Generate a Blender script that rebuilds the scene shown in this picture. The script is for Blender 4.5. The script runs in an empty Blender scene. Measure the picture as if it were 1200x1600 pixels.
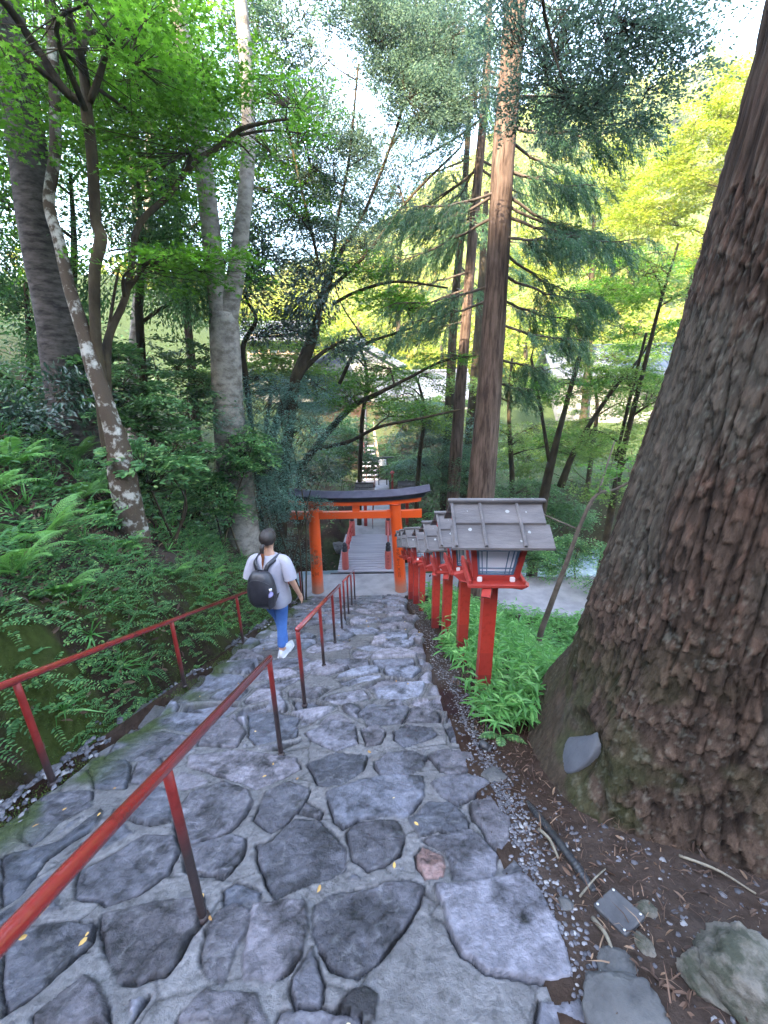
import bpy, bmesh, math, random
import numpy as np
from mathutils import Vector, Matrix
R = math.radians
sc = bpy.context.scene
COL = sc.collection
rng = np.random.default_rng(11)
random.seed(5)
CZ = 5.3                                   # camera height above the landing

# ------------------------------------------------------------------ camera
F = 650.0; PITCH = R(18.9); ROLL = R(0.9)
_f = np.array([0, math.cos(PITCH), -math.sin(PITCH)])
_r = np.array([1.0, 0, 0]); _u = np.cross(_r, _f)
_c, _s = math.cos(ROLL), math.sin(ROLL)
AX_R = _c * _r - _s * _u; AX_U = _s * _r + _c * _u; AX_F = _f
cam = bpy.data.cameras.new('camera')
cam.sensor_fit = 'VERTICAL'; cam.sensor_height = 32.0; cam.lens = F * 32.0 / 1600.0
cam.clip_start = 0.05; cam.clip_end = 1200
camo = bpy.data.objects.new('camera', cam); COL.objects.link(camo)
m = Matrix(((AX_R[0], AX_U[0], -AX_F[0], 0), (AX_R[1], AX_U[1], -AX_F[1], 0), (AX_R[2], AX_U[2], -AX_F[2], CZ), (0, 0, 0, 1)))
camo.matrix_world = m
sc.camera = camo
# ------------------------------------------------------------------ light
SUN_EL, SUN_ROT = 35.0, 212.0               # the sun stands behind the photographer, over the unseen hill built up for shade
w = bpy.data.worlds.new('World'); sc.world = w; w.use_nodes = True
nt = w.node_tree; nt.nodes.clear()
sky = nt.nodes.new('ShaderNodeTexSky'); sky.sky_type = 'NISHITA'; sky.sun_disc = False
sky.sun_elevation = R(SUN_EL); sky.sun_rotation = R(SUN_ROT); sky.air_density = 1.0; sky.dust_density = .8; sky.ozone_density = 2.2
bg = nt.nodes.new('ShaderNodeBackground'); bg.inputs[1].default_value = 0.15
ow = nt.nodes.new('ShaderNodeOutputWorld')
nt.links.new(sky.outputs[0], bg.inputs[0]); nt.links.new(bg.outputs[0], ow.inputs[0])
sl = bpy.data.lights.new('sun', 'SUN'); sl.energy = 3.0; sl.angle = R(0.6); sl.color = (1.0, 0.90, 0.74)
so = bpy.data.objects.new('sun', sl); COL.objects.link(so)
sd = Vector((math.sin(R(SUN_ROT)) * math.cos(R(SUN_EL)), math.cos(R(SUN_ROT)) * math.cos(R(SUN_EL)), math.sin(R(SUN_EL))))
so.rotation_euler = sd.to_track_quat('Z', 'Y').to_euler()
sc.view_settings.view_transform = 'Standard'; sc.view_settings.look = 'None'
sc.view_settings.exposure = 4.0; sc.view_settings.use_white_balance = True; sc.view_settings.white_balance_temperature = 7300; sc.view_settings.white_balance_tint = 10; sc.view_settings.gamma = 1.0
sc.cycles.max_bounces = 6; sc.cycles.diffuse_bounces = 4; sc.cycles.transmission_bounces = 4; sc.cycles.glossy_bounces = 2
sc.cycles.use_denoising = True

# ------------------------------------------------------------------ helpers
def ray(px, py):
    return AX_F + (px - 600) / F * AX_R - (py - 800) / F * AX_U
def at(px, py, Y):                          # the point at forward distance Y seen at a pixel of the photograph
    d = ray(px, py); p = d * (Y / d[1]); return np.array([p[0], p[1], p[2] + CZ])
def on_plane(px, py, a=-1.5, b=-0.415):
    d = ray(px, py); p = d * (a / (d[2] - b * d[1])); return np.array([p[0], p[1], p[2] + CZ])
def S(a, b, x):
    t = np.clip((x - a) / (b - a), 0, 1); return t * t * (3 - 2 * t)
def _h(ix, iy, s):
    n = (ix.astype(np.int64) * 374761393 + iy.astype(np.int64) * 668265263 + s * 974634777) & 0xffffffff
    n = ((n ^ (n >> 13)) * 1274126177) & 0xffffffff
    n = ((n ^ (n >> 16)) * 2246822519) & 0xffffffff
    return ((n ^ (n >> 15)) & 0xffffff) / float(0xffffff)
def vnoise(x, y, s=0):
    x = np.asarray(x, float); y = np.asarray(y, float)
    ix = np.floor(x); iy = np.floor(y); fx = x - ix; fy = y - iy
    fx = fx * fx * (3 - 2 * fx); fy = fy * fy * (3 - 2 * fy)
    a = _h(ix, iy, s); b = _h(ix + 1, iy, s); c = _h(ix, iy + 1, s); d = _h(ix + 1, iy + 1, s)
    return (a * (1 - fx) + b * fx) * (1 - fy) + (c * (1 - fx) + d * fx) * fy
def fbm(x, y, o=4, s=0):
    v = 0; a = 0.5; t = 0
    x = np.asarray(x, float); y = np.asarray(y, float)
    for i in range(o):
        v = v + a * vnoise(x * 2 ** i + 17.3 * i, y * 2 ** i - 9.1 * i, s + i); t += a; a *= 0.5
    return v / t
def voro(x, y, s=0, j=0.9, centre=False):                 # F1, F2, cell id
    ix = np.floor(x); iy = np.floor(y)
    f1 = np.full(x.shape, 9.0); f2 = f1.copy(); cid = np.zeros(x.shape); ctr = np.zeros(x.shape)
    for a in (-1, 0, 1):
        for b in (-1, 0, 1):
            cx = ix + a; cy = iy + b
            px_ = cx + .5 + j * (_h(cx, cy, s) - .5); py_ = cy + .5 + j * (_h(cx, cy, s + 7) - .5)
            d = np.hypot(px_ - x, py_ - y); c = _h(cx, cy, s + 13)
            near = d < f1
            f2 = np.where(near, f1, np.minimum(f2, d)); cid = np.where(near, c, cid); ctr = np.where(near, py_, ctr); f1 = np.where(near, d, f1)
    return (f1, f2, cid, ctr) if centre else (f1, f2, cid)

def tag(o, label=None, cat=None, group=None, kind=None):
    if label: o['label'] = label
    if cat: o['category'] = cat
    if group: o['group'] = group
    if kind: o['kind'] = kind
    return o
def link(name, me, mat=None, parent=None):
    if mat is not None: me.materials.append(mat)
    o = bpy.data.objects.new(name, me); COL.objects.link(o)
    if parent is not None: o.parent = parent
    return o
def thing(name, label, cat, loc=(0, 0, 0), rotz=0, group=None):
    o = bpy.data.objects.new(name, None); COL.objects.link(o)
    o.location = tuple(float(v) for v in loc); o.rotation_euler = (0, 0, rotz); o.empty_display_size = 0.2
    return tag(o, label, cat, group)
def copy_thing(r, loc, rotz=0, label=None, scale=1.0):
    c = r.copy(); COL.objects.link(c); c.location = tuple(float(v) for v in loc); c.rotation_euler = (0, 0, rotz); c.scale = (scale,) * 3
    if label: c['label'] = label
    for ch in list(r.children):
        k = ch.copy(); COL.objects.link(k); k.parent = c
        for g in list(ch.children):
            q = g.copy(); COL.objects.link(q); q.parent = k
    return c
class MB:
    """collects numpy shapes and links them as one mesh"""
    def __init__(s): s.v = []; s.f = []; s.n = 0; s.col = []
    def add(s, V, Fs, col=None):
        V = np.asarray(V, float).reshape(-1, 3); s.v.append(V)
        for f in (Fs if isinstance(Fs, list) else [Fs]):
            s.f.append(np.asarray(f, np.int64) + s.n)
        s.n += len(V)
        if col is not None: s.col.append(np.broadcast_to(np.asarray(col, float), (len(V), 3)))
        return s
    def build(s, name, mat=None, parent=None, smooth=True, origin=None):
        V = np.concatenate(s.v) if s.v else np.zeros((0, 3))
        if origin is not None: V = V - np.asarray(origin, float)
        me = bpy.data.meshes.new(name)
        if not len(V): return link(name, me, mat, parent)
        me.vertices.add(len(V)); me.vertices.foreach_set('co', V.astype(np.float32).ravel())
        tot = sum(f.size for f in s.f); nf = sum(len(f) for f in s.f)
        me.loops.add(tot); me.loops.foreach_set('vertex_index', np.concatenate([f.ravel() for f in s.f]).astype(np.int32))
        me.polygons.add(nf)
        ln = np.concatenate([np.full(len(f), f.shape[1]) for f in s.f])
        st = np.concatenate([[0], np.cumsum(ln)[:-1]])
        me.polygons.foreach_set('loop_start', st.astype(np.int32))
        me.polygons.foreach_set('use_smooth', np.full(nf, smooth))
        me.update(calc_edges=True)
        if s.col:
            c = np.concatenate(s.col)
            if len(c) == len(V):
                a = me.color_attributes.new('col', 'FLOAT_COLOR', 'POINT')
                a.data.foreach_set('color', np.c_[c, np.ones(len(c))].astype(np.float32).ravel())
        return link(name, me, mat, parent)
    # ---- shapes
    def box(s, c, d, rot=None, col=None, taper=(1, 1)):
        x, y, z = [v / 2 for v in d]
        P = np.array([[sx * x * (taper[0] if sz > 0 else 1), sy * y * (taper[1] if sz > 0 else 1), sz * z] for sz in (-1, 1) for sy in (-1, 1) for sx in (-1, 1)])
        # chamfered look comes from a bevel on the material; geometry keeps clean faces
        if rot is not None: P = P @ np.asarray(rot).T
        return s.add(P + np.asarray(c, float), np.array([[0, 2, 3, 1], [4, 5, 7, 6], [0, 1, 5, 4], [2, 6, 7, 3], [0, 4, 6, 2], [1, 3, 7, 5]]), col)
    def bbox(s, c, d, bev=0.006, rot=None, col=None):        # bevelled box: three stacked outlines of eight points
        x, y, z = [v / 2 for v in d]; b = min(bev, x * .6, y * .6, z * .6)
        def ring(xx, yy, zz):
            return [[-xx + b, -yy, zz], [xx - b, -yy, zz], [xx, -yy + b, zz], [xx, yy - b, zz], [xx - b, yy, zz], [-xx + b, yy, zz], [-xx, yy - b, zz], [-xx, -yy + b, zz]]
        P = np.array(ring(x - b, y - b, -z) + ring(x, y, -z + b) + ring(x, y, z - b) + ring(x - b, y - b, z))
        if rot is not None: P = P @ np.asarray(rot).T
        q = [[k * 8 + i, k * 8 + (i + 1) % 8, (k + 1) * 8 + (i + 1) % 8, (k + 1) * 8 + i] for k in range(3) for i in range(8)]
        return s.add(P + np.asarray(c, float), [np.array(q), np.array([[7, 6, 5, 4, 3, 2, 1, 0]]), np.array([[24 + i for i in range(8)]])], col)
    def tube(s, pts, rad, n=8, col=None, cap=True, noise=0.0, seed=0, flat=1.0):
        pts = np.asarray(pts, float); m_ = len(pts); rad = np.broadcast_to(np.asarray(rad, float), (m_,))
        T = np.gradient(pts, axis=0); T /= (np.linalg.norm(T, axis=1)[:, None] + 1e-9)
        up = np.array([0.31, 0.17, 0.93]) if abs(T[0][2]) < .8 else np.array([1.0, 0.05, 0])
        N = np.zeros_like(pts); n0 = np.cross(T[0], up); n0 /= np.linalg.norm(n0)
        for i in range(m_):
            n0 = n0 - T[i] * (n0 @ T[i]); n0 /= np.linalg.norm(n0) + 1e-9; N[i] = n0
        B = np.cross(T, N)
        a = np.arange(n) * 2 * math.pi / n
        rr = rad[:, None] * np.ones(n)
        if noise:
            L = np.concatenate([[0], np.cumsum(np.linalg.norm(np.diff(pts, axis=0), axis=1))])
            rr = rr * (1 + noise * (fbm(np.cos(a)[None] * 1.5 + L[:, None] * 1.3 + seed, np.sin(a)[None] * 1.5 + L[:, None] * .7, 3, seed) - .5) * 2)
        P = pts[:, None] + rr[..., None] * (np.cos(a)[None, :, None] * N[:, None] * flat + np.sin(a)[None, :, None] * B[:, None])
        i = np.arange(m_ - 1)[:, None] * n; j = np.arange(n)[None]; k = (j + 1) % n
        Q = np.stack([i + j, i + k, i + n + k, i + n + j], -1).reshape(-1, 4)
        fs = [Q]
        if cap: fs += [np.arange(n)[None, ::-1], (np.arange(n) + (m_ - 1) * n)[None]]
        return s.add(P.reshape(-1, 3), fs, col)
    def lathe(s, prof, c=(0, 0, 0), n=20, col=None):
        a = np.arange(n) * 2 * math.pi / n; pr = np.asarray(prof, float)
        P = np.stack([pr[:, 0][:, None] * np.cos(a), pr[:, 0][:, None] * np.sin(a), pr[:, 1][:, None] + 0 * a], -1) + np.asarray(c, float)
        m_ = len(pr); i = np.arange(m_ - 1)[:, None] * n; j = np.arange(n)[None]; k = (j + 1) % n
        Q = np.stack([i + j, i + k, i + n + k, i + n + j], -1).reshape(-1, 4)
        return s.add(P.reshape(-1, 3), [Q, np.arange(n)[None, ::-1], (np.arange(n) + (m_ - 1) * n)[None]], col)
def grid_faces(nr, nc):
    i = np.arange(nr - 1)[:, None] * nc; j = np.arange(nc - 1)[None]
    return np.stack([i + j, i + j + 1, i + nc + j + 1, i + nc + j], -1).reshape(-1, 4)
def spline(P, n):                            # Catmull-Rom through the points
    P = np.asarray(P, float); k = len(P)
    if k < 3: t = np.linspace(0, 1, n)[:, None]; return P[0] * (1 - t) + P[-1] * t
    E = np.vstack([2 * P[0] - P[1], P, 2 * P[-1] - P[-2]])
    u = np.linspace(0, k - 1 - 1e-6, n); i = u.astype(int); t = (u - i)[:, None]
    a, b, c, d = E[i], E[i + 1], E[i + 2], E[i + 3]
    return .5 * (2 * b + (c - a) * t + (2 * a - 5 * b + 4 * c - d) * t ** 2 + (3 * b - a - 3 * c + d) * t ** 3)

# ------------------------------------------------------------------ materials
def mat(name, base=(.5, .5, .5), rough=.7, base2=None, nscale=8, bump=0.0, bscale=40, metal=0.0, spec=.5, attr=None, detail=6, coords='Object', stretch=None, ramp=(.35, .65), coat=0):
    m_ = bpy.data.materials.new(name); m_.use_nodes = True; t = m_.node_tree; N = t.nodes; L = t.links
    p = N['Principled BSDF']; p.inputs['Roughness'].default_value = rough; p.inputs['Metallic'].default_value = metal
    p.inputs['Specular IOR Level'].default_value = spec; p.inputs['Coat Weight'].default_value = coat
    tc = N.new('ShaderNodeTexCoord'); mp = N.new('ShaderNodeMapping'); L.new(tc.outputs[coords], mp.inputs[0])
    if stretch: mp.inputs['Scale'].default_value = stretch
    p.inputs['Base Color'].default_value = (*base, 1)
    src = None
    if attr:
        at_ = N.new('ShaderNodeAttribute'); at_.attribute_name = attr; src = at_.outputs['Color']
    if base2 is not None or attr:
        no = N.new('ShaderNodeTexNoise'); no.inputs['Scale'].default_value = nscale; no.inputs['Detail'].default_value = detail; no.inputs['Roughness'].default_value = .65
        L.new(mp.outputs[0], no.inputs['Vector'])
        rp = N.new('ShaderNodeMapRange'); rp.inputs[1].default_value = ramp[0]; rp.inputs[2].default_value = ramp[1]; L.new(no.outputs[0], rp.inputs[0])
        mx = N.new('ShaderNodeMix'); mx.data_type = 'RGBA'
        L.new(rp.outputs[0], mx.inputs['Factor'])
        if attr:
            hs = N.new('ShaderNodeHueSaturation'); hs.inputs['Value'].default_value = .55; hs.inputs['Saturation'].default_value = 1.1
            L.new(src, hs.inputs['Color']); L.new(hs.outputs[0], mx.inputs['A']); L.new(src, mx.inputs['B'])
        else:
            mx.inputs['A'].default_value = (*base, 1); mx.inputs['B'].default_value = (*base2, 1)
        L.new(mx.outputs['Result'], p.inputs['Base Color'])
    if bump:
        nb = N.new('ShaderNodeTexNoise'); nb.inputs['Scale'].default_value = bscale; nb.inputs['Detail'].default_value = 8; nb.inputs['Roughness'].default_value = .65
        L.new(mp.outputs[0], nb.inputs['Vector'])
        b = N.new('ShaderNodeBump'); b.inputs['Strength'].default_value = bump; b.inputs['Distance'].default_value = .02
        L.new(nb.outputs[0], b.inputs['Height']); L.new(b.outputs[0], p.inputs['Normal'])
    return m_
def leaf_mat(name, c1, c2, c3=None, trans=.4, rough=.5, spec=.35, tcol=None):
    m_ = bpy.data.materials.new(name); m_.use_nodes = True; t = m_.node_tree; N = t.nodes; L = t.links
    p = N['Principled BSDF']; out = N['Material Output']; p.inputs['Roughness'].default_value = rough; p.inputs['Specular IOR Level'].default_value = spec
    g = N.new('ShaderNodeNewGeometry'); cr = N.new('ShaderNodeValToRGB'); L.new(g.outputs['Random Per Island'], cr.inputs[0])
    e = cr.color_ramp.elements; e[0].color = (*c1, 1); e[1].color = (*c2, 1); e[1].position = .85
    if c3: k = e.new(1.0); k.color = (*c3, 1); e[1].position = .8
    no = N.new('ShaderNodeTexNoise'); no.inputs['Scale'].default_value = 1.3; no.inputs['Detail'].default_value = 3
    tc = N.new('ShaderNodeTexCoord'); L.new(tc.outputs['Object'], no.inputs['Vector'])
    mr = N.new('ShaderNodeMapRange'); mr.inputs[1].default_value = .3; mr.inputs[2].default_value = .7; mr.inputs[3].default_value = .65; mr.inputs[4].default_value = 1.25
    L.new(no.outputs[0], mr.inputs[0])
    hs = N.new('ShaderNodeHueSaturation'); L.new(cr.outputs[0], hs.inputs['Color']); L.new(mr.outputs[0], hs.inputs['Value'])
    L.new(hs.outputs[0], p.inputs['Base Color'])
    tr = N.new('ShaderNodeBsdfTranslucent'); h2 = N.new('ShaderNodeHueSaturation'); h2.inputs['Hue'].default_value = .485; h2.inputs['Saturation'].default_value = 1.1; h2.inputs['Value'].default_value = 1.5
    L.new(hs.outputs[0], h2.inputs['Color']); L.new(h2.outputs[0], tr.inputs['Color'])
    mx = N.new('ShaderNodeMixShader'); mx.inputs[0].default_value = trans
    L.new(p.outputs[0], mx.inputs[1]); L.new(tr.outputs[0], mx.inputs[2]); L.new(mx.outputs[0], out.inputs[0])
    return m_
M = {}
M['stone'] = mat('paving_stone', rough=.55, attr='col', nscale=16, bump=1.0, bscale=30, spec=.45, ramp=(.30, .62), detail=10)
M['earth'] = mat('earth', rough=.95, attr='col', nscale=14, bump=.8, bscale=22, spec=.15)
M['bark_big'] = mat('cedar_bark', rough=.9, attr='col', nscale=40, bump=1.0, bscale=60, spec=.15, stretch=(1, 1, .22))
M['bark_brown'] = mat('brown_bark', (.045, .028, .021), .9, (.155, .105, .082), 16, 1.0, 30, spec=.15, stretch=(1, 1, .13), ramp=(.38, .62), detail=9)
M['bark_dark'] = mat('dark_bark', (.03, .022, .015), .9, (.08, .06, .035), 6, .9, 25, spec=.15, stretch=(1, 1, .4))
M['bark_pale'] = mat('pale_bark', (.15, .125, .105), .85, (.33, .29, .25), 5, .8, 26, spec=.2, stretch=(1, 1, 1.6), ramp=(.38, .58))
M['bark_spot'] = mat('lichen_bark', (.07, .05, .035), .9, (.36, .34, .30), 6.5, .6, 30, spec=.15, ramp=(.52, .62))
M['bark_cherry'] = mat('cherry_bark', (.030, .024, .022), .85, (.13, .11, .10), 7, 1.0, 22, spec=.2, stretch=(.8, .8, 2.6), detail=10, ramp=(.36, .64))
M['twig'] = mat('twig_bark', (.05, .035, .025), .9, (.12, .09, .07), 9)
M['red'] = mat('red_rail_paint', (.11, .009, .009), .25, (.21, .016, .014), 11, .2, 60, spec=.5, coat=.7, ramp=(.3, .5))
M['rust'] = mat('rail_post_paint', rough=.55, attr='col', nscale=20, bump=.15, bscale=50, ramp=(.2, .5))
M['ver'] = mat('vermilion_paint', rough=.42, attr='col', nscale=4, bump=.05, bscale=40, ramp=(.1, .4))
M['lanred'] = mat('lantern_red_paint', (.32, .026, .022), .5, (.43, .045, .033), 7, .15, 40)
M['roof'] = mat('weathered_board', (.075, .068, .07), .8, (.14, .125, .125), 8, .4, 30, stretch=(.3, 1, 1))
def spotted(m_):
    t = m_.node_tree; N = t.nodes; L = t.links; p = N['Principled BSDF']; src = p.inputs['Base Color'].links[0].from_socket
    tc = N.new('ShaderNodeTexCoord'); vo = N.new('ShaderNodeTexVoronoi'); vo.inputs['Scale'].default_value = 15; L.new(tc.outputs['Object'], vo.inputs['Vector'])
    sp = N.new('ShaderNodeSeparateColor'); L.new(vo.outputs['Color'], sp.inputs[0])
    mr = N.new('ShaderNodeMapRange'); mr.inputs[1].default_value = .3; mr.inputs[2].default_value = 1; mr.inputs[3].default_value = -.05; mr.inputs[4].default_value = .25; L.new(sp.outputs[0], mr.inputs[0])
    no = N.new('ShaderNodeTexNoise'); no.inputs['Scale'].default_value = 55; L.new(tc.outputs['Object'], no.inputs['Vector'])
    ad = N.new('ShaderNodeMath'); ad.operation = 'MULTIPLY_ADD'; ad.inputs[1].default_value = .16; L.new(no.outputs[0], ad.inputs[0]); L.new(vo.outputs['Distance'], ad.inputs[2])
    su = N.new('ShaderNodeMath'); su.operation = 'ADD'; su.inputs[1].default_value = .06; L.new(mr.outputs[0], su.inputs[0])
    lt = N.new('ShaderNodeMath'); lt.operation = 'LESS_THAN'; L.new(ad.outputs[0], lt.inputs[0]); L.new(su.outputs[0], lt.inputs[1])
    mx = N.new('ShaderNodeMix'); mx.data_type = 'RGBA'; L.new(lt.outputs[0], mx.inputs['Factor']); L.new(src, mx.inputs['A']); mx.inputs['B'].default_value = (.27, .28, .27, 1)
    L.new(mx.outputs['Result'], p.inputs['Base Color'])
spotted(M['roof'])
M['black'] = mat('black_wood', (.012, .011, .016), .5, (.03, .028, .035), 6, .1, 40)
M['plum'] = mat('torii_roof_top', (.06, .055, .085), .55, (.11, .10, .14), 5, .15, 30)
M['ink'] = mat('ink', (.02, .01, .01), .7)
M['lichen'] = mat('lichen', (.42, .44, .40), .9, (.6, .62, .56), 60)
M['paper'] = mat('lantern_pane', (.75, .75, .86), .35, (.82, .82, .9), 3)
M['blue'] = mat('lattice_blue', (.09, .17, .28), .5, (.13, .23, .36), 9)
M['white'] = mat('white_cap', (.75, .72, .75), .5)
M['concrete'] = mat('concrete', (.17, .165, .18), .8, (.27, .26, .275), 2.2, .25, 70)
M['deck'] = mat('deck_boards', (.22, .21, .25), .7, (.34, .33, .38), 5, .2, 30, stretch=(.2, 3, 1))
M['water'] = mat('river_water', (.20, .27, .30), .08, (.45, .5, .52), 4, .5, 6, spec=.8, ramp=(.5, .75))
M['rock'] = mat('river_rock', (.035, .035, .037), .85, (.12, .118, .115), 3, .6, 14)
M['rock_pale'] = mat('pale_rock', (.035, .038, .024), .9, (.14, .125, .105), 9, 1.0, 22, ramp=(.4, .56))
M['pebble'] = leaf_mat('pebbles', (.04, .04, .048), (.14, .135, .15), (.28, .27, .27), trans=0, rough=.7)
M['litter'] = leaf_mat('dry_leaves', (.05, .028, .020), (.13, .075, .05), (.26, .17, .11), trans=.12, rough=.7)
M['maple'] = leaf_mat('maple_leaves', (.045, .14, .02), (.10, .26, .04), (.17, .33, .07), trans=.5)
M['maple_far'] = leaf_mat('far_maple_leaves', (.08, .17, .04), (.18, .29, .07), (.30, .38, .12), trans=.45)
M['fine'] = leaf_mat('small_canopy_leaves', (.06, .10, .075), (.11, .17, .12), (.16, .24, .13), trans=.5)
M['teal'] = leaf_mat('yew_foliage', (.055, .14, .10), (.11, .23, .17), (.19, .31, .24), trans=.2, rough=.4, spec=.6)
M['gloss'] = leaf_mat('glossy_leaves', (.02, .055, .032), (.045, .10, .06), (.08, .14, .09), trans=.12, rough=.28, spec=.8)
M['cedar'] = leaf_mat('cedar_needles', (.04, .10, .052), (.08, .18, .085), (.15, .21, .08), trans=.25)
M['broad'] = leaf_mat('broad_leaves', (.04, .115, .04), (.085, .20, .065), (.15, .27, .09), trans=.3, rough=.4)
M['fern'] = leaf_mat('fern_fronds', (.10, .27, .06), (.17, .38, .10), (.24, .45, .14), trans=.35)
M['sasa'] = leaf_mat('bamboo_grass', (.06, .20, .05), (.12, .33, .09), (.22, .45, .15), trans=.35, rough=.4)
M['seedling'] = leaf_mat('seedling_leaves', (.05, .15, .05), (.11, .26, .09), (.28, .42, .14), trans=.35, rough=.45)
M['moss'] = leaf_mat('moss_tufts', (.03, .06, .012), (.07, .11, .02), (.11, .15, .03), trans=.1, rough=.9)
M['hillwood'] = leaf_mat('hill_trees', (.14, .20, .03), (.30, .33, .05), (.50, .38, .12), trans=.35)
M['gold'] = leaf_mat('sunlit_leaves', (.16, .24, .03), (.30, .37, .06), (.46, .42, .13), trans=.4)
M['tile'] = mat('roof_tiles', (.09, .10, .13), .5, (.16, .17, .21), 3, .3, 20)
M['wallc'] = mat('plaster_wall', (.17, .165, .15), .8, (.25, .24, .22), 2)
M['pane'] = mat('window_glass', (.05, .07, .09), .1)
M['timber'] = mat('pale_timber', (.38, .25, .17), .7, (.52, .36, .26), 5, .1)
M['metal_dark'] = mat('dark_metal', (.04, .04, .045), .45, (.08, .08, .085), 8, metal=.3)
M['plastic'] = mat('black_plastic', (.018, .018, .02), .4, (.035, .035, .038), 15, .1)
M['plate'] = mat('grey_plate', (.04, .04, .045), .6, (.07, .07, .075), 25, .1)
M['screw'] = mat('screw', (.6, .6, .6), .35, metal=.8)
M['patch'] = mat('cavity_resin', (.065, .07, .082), .5, (.10, .105, .12), 8, .2, 20)
# ================================================================== SETTING
def Pz(y): return np.where(y < 9.15, -1.5 - 0.415 * y, -5.3)
def ground_rel(x, y):
    x = np.asarray(x, float); y = np.asarray(y, float)
    z = np.maximum(Pz(y), -5.3)
    z = z + .30 * np.clip(-5 - y, 0, 500)                       # unseen shrine hill behind the camera, steepened to shade the foreground
    z = np.minimum(z, 46 + 6 * fbm(x * .02, y * .02, 3, 5))
    # right: beyond the lantern row the bed falls to the lower path
    fr = S(-2, 3, y)
    drop = .62 * np.clip(x - 1.35 - 2.2 * (1 - S(2.0, 3.6, y)), 0, 100)
    z = np.where(y < 9.6, np.maximum(z - drop * fr, -5.34 + 0 * z) + .0, z)
    # left bank
    s = -2.12 - x
    fl = 1 - S(8.4, 10.2, y)
    wob = .12 * (fbm(y * .9, x * .5, 3, 2) - .5)
    bank = -.13 * np.exp(-((s - .1) / .12) ** 2) + (.88 + wob * 2) * S(.16 + wob, .50 + wob, s) + .92 * np.clip(s - .45, 0, 3.2) + .42 * np.clip(s - 3.65, 0, 40)
    z = z + np.where(s > -.05, bank * fl, 0)
    # creek crossing under the bridge, wider to the right
    cy = 11.75 + .06 * np.clip(x, 0, 40) + .35 * np.sin(x * .5)
    hw = 1.15 + .28 * np.clip(x - 1.5, 0, 6)
    c = 1 - S(hw * .75, hw * 1.25 + .25, np.abs(y - cy))
    z = z - 1.75 * c * np.where(y > 8, 1, 0)
    # far bank
    fy = S(13.0, 15.5, y)
    z = z + fy * (.55 * np.clip(-x - 2.2, 0, 14) + .05 * np.clip(x - 2, 0, 30)) * (1 - S(40, 60, y) * .5)
    z = z - .35 * np.exp(-(np.clip(np.abs(x + .5) - .9, 0, 9) / .3) ** 2) * S(12.9, 13.1, y) * (1 - S(21, 22, y))
    z = z + 3.3 * S(21, 29, y) * (1 - .9 * (1 - S(22, 27, y)) * (np.abs(x) < 2))
    ridge = 16 + .63 * np.clip(x + 26, 0, 62) + .16 * np.clip(x - 36, 0, 80)
    z = z + ridge * S(46, 128, y) * (1 + .25 * (fbm(x * .03, y * .03, 3, 8) - .5)) - np.clip(y - 132, 0, 300) * .15
    out = (x < -2.1) | (x > .7) | (y > 10.2)
    z = z + np.where(out, .12 * (fbm(x * 1.3, y * 1.3, 4, 3) - .5) * S(0, 1.5, np.hypot(np.clip(-x - 2.1, 0, 9), np.clip(x - .7, 0, 9)) + np.clip(y - 10.2, 0, 9)) , 0)
    z = z + np.where((s > .1) & (y < 9.5), .16 * (fbm(x * 3 + 5, y * 3, 4, 31) - .5), 0)
    return z
def gz(x, y): return float(ground_rel(np.array([x]), np.array([y]))[0]) + CZ
def ground_hit(px, py, lo=.4, hi=60):
    d = ray(px, py); t = np.linspace(lo, hi, 6000); P = d[None] * t[:, None]
    g = ground_rel(P[:, 0], P[:, 1]); k = np.argmax(P[:, 2] < g)
    return np.array([P[k, 0], P[k, 1], g[k] + CZ])
u = np.linspace(-1, 1, 420); xs = 1.5 * np.sinh(u * 5.5) / 1.0 - .6
v = np.linspace(-1, 1, 520); ys = 3.5 * np.sinh(v * 4.7) + 3.8
# extra rows where the bank wall rises
X, Y = np.meshgrid(xs, ys)
Z = ground_rel(X, Y)
inpath = (X > -2.02) & (X < .48) & (Y < 8.9) & (Y > -1.9)
Z = Z - .16 * inpath
inbr = (X > -2.3) & (X < 9.5) & (Y > 8.9) & (Y < 10.35)
Z = Z - .05 * inbr
n1 = fbm(X * 1.7, Y * 1.7, 4, 41); n2 = fbm(X * 6, Y * 6, 3, 43)
brown = np.array([.048, .030, .022]); soil = np.array([.036, .027, .020]); moss = np.array([.045, .06, .014]); grn = np.array([.06, .09, .035]); hillc = np.array([.14, .19, .05])
C = brown + (n1[..., None] - .5) * .06
sl = -2.12 - X
wallm = (S(.0, .15, sl) * (1 - S(.5, .8, sl)))[..., None] * (Y < 9.5)[..., None]
mossm = np.clip(wallm * S(.42, .52, n1)[..., None] * 1.0 + .5 * wallm * S(.5, .6, n2)[..., None], 0, 1)
C = C * (1 - wallm * .5) + soil * wallm * .5
C = C * (1 - mossm) + moss * mossm
gg = np.maximum(S(.45, .6, n1) * (Y > 9.5) * .7, S(12, 20, Y) * S(2, 6, np.abs(X)) * .9)[..., None]; C = C * (1 - gg) + grn * gg
hh = S(30, 50, Y)[..., None]; C = C * (1 - hh) + hillc * hh
bh = S(3, 8, -Y)[..., None]; C = C * (1 - bh) + grn * bh
C = np.clip(C, .012, 1)
gm = MB(); gm.add(np.stack([X, Y, Z + CZ], -1), grid_faces(len(ys), len(xs)), C.reshape(-1, 3))
tag(gm.build('ground', M['earth']), kind='structure')

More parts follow.
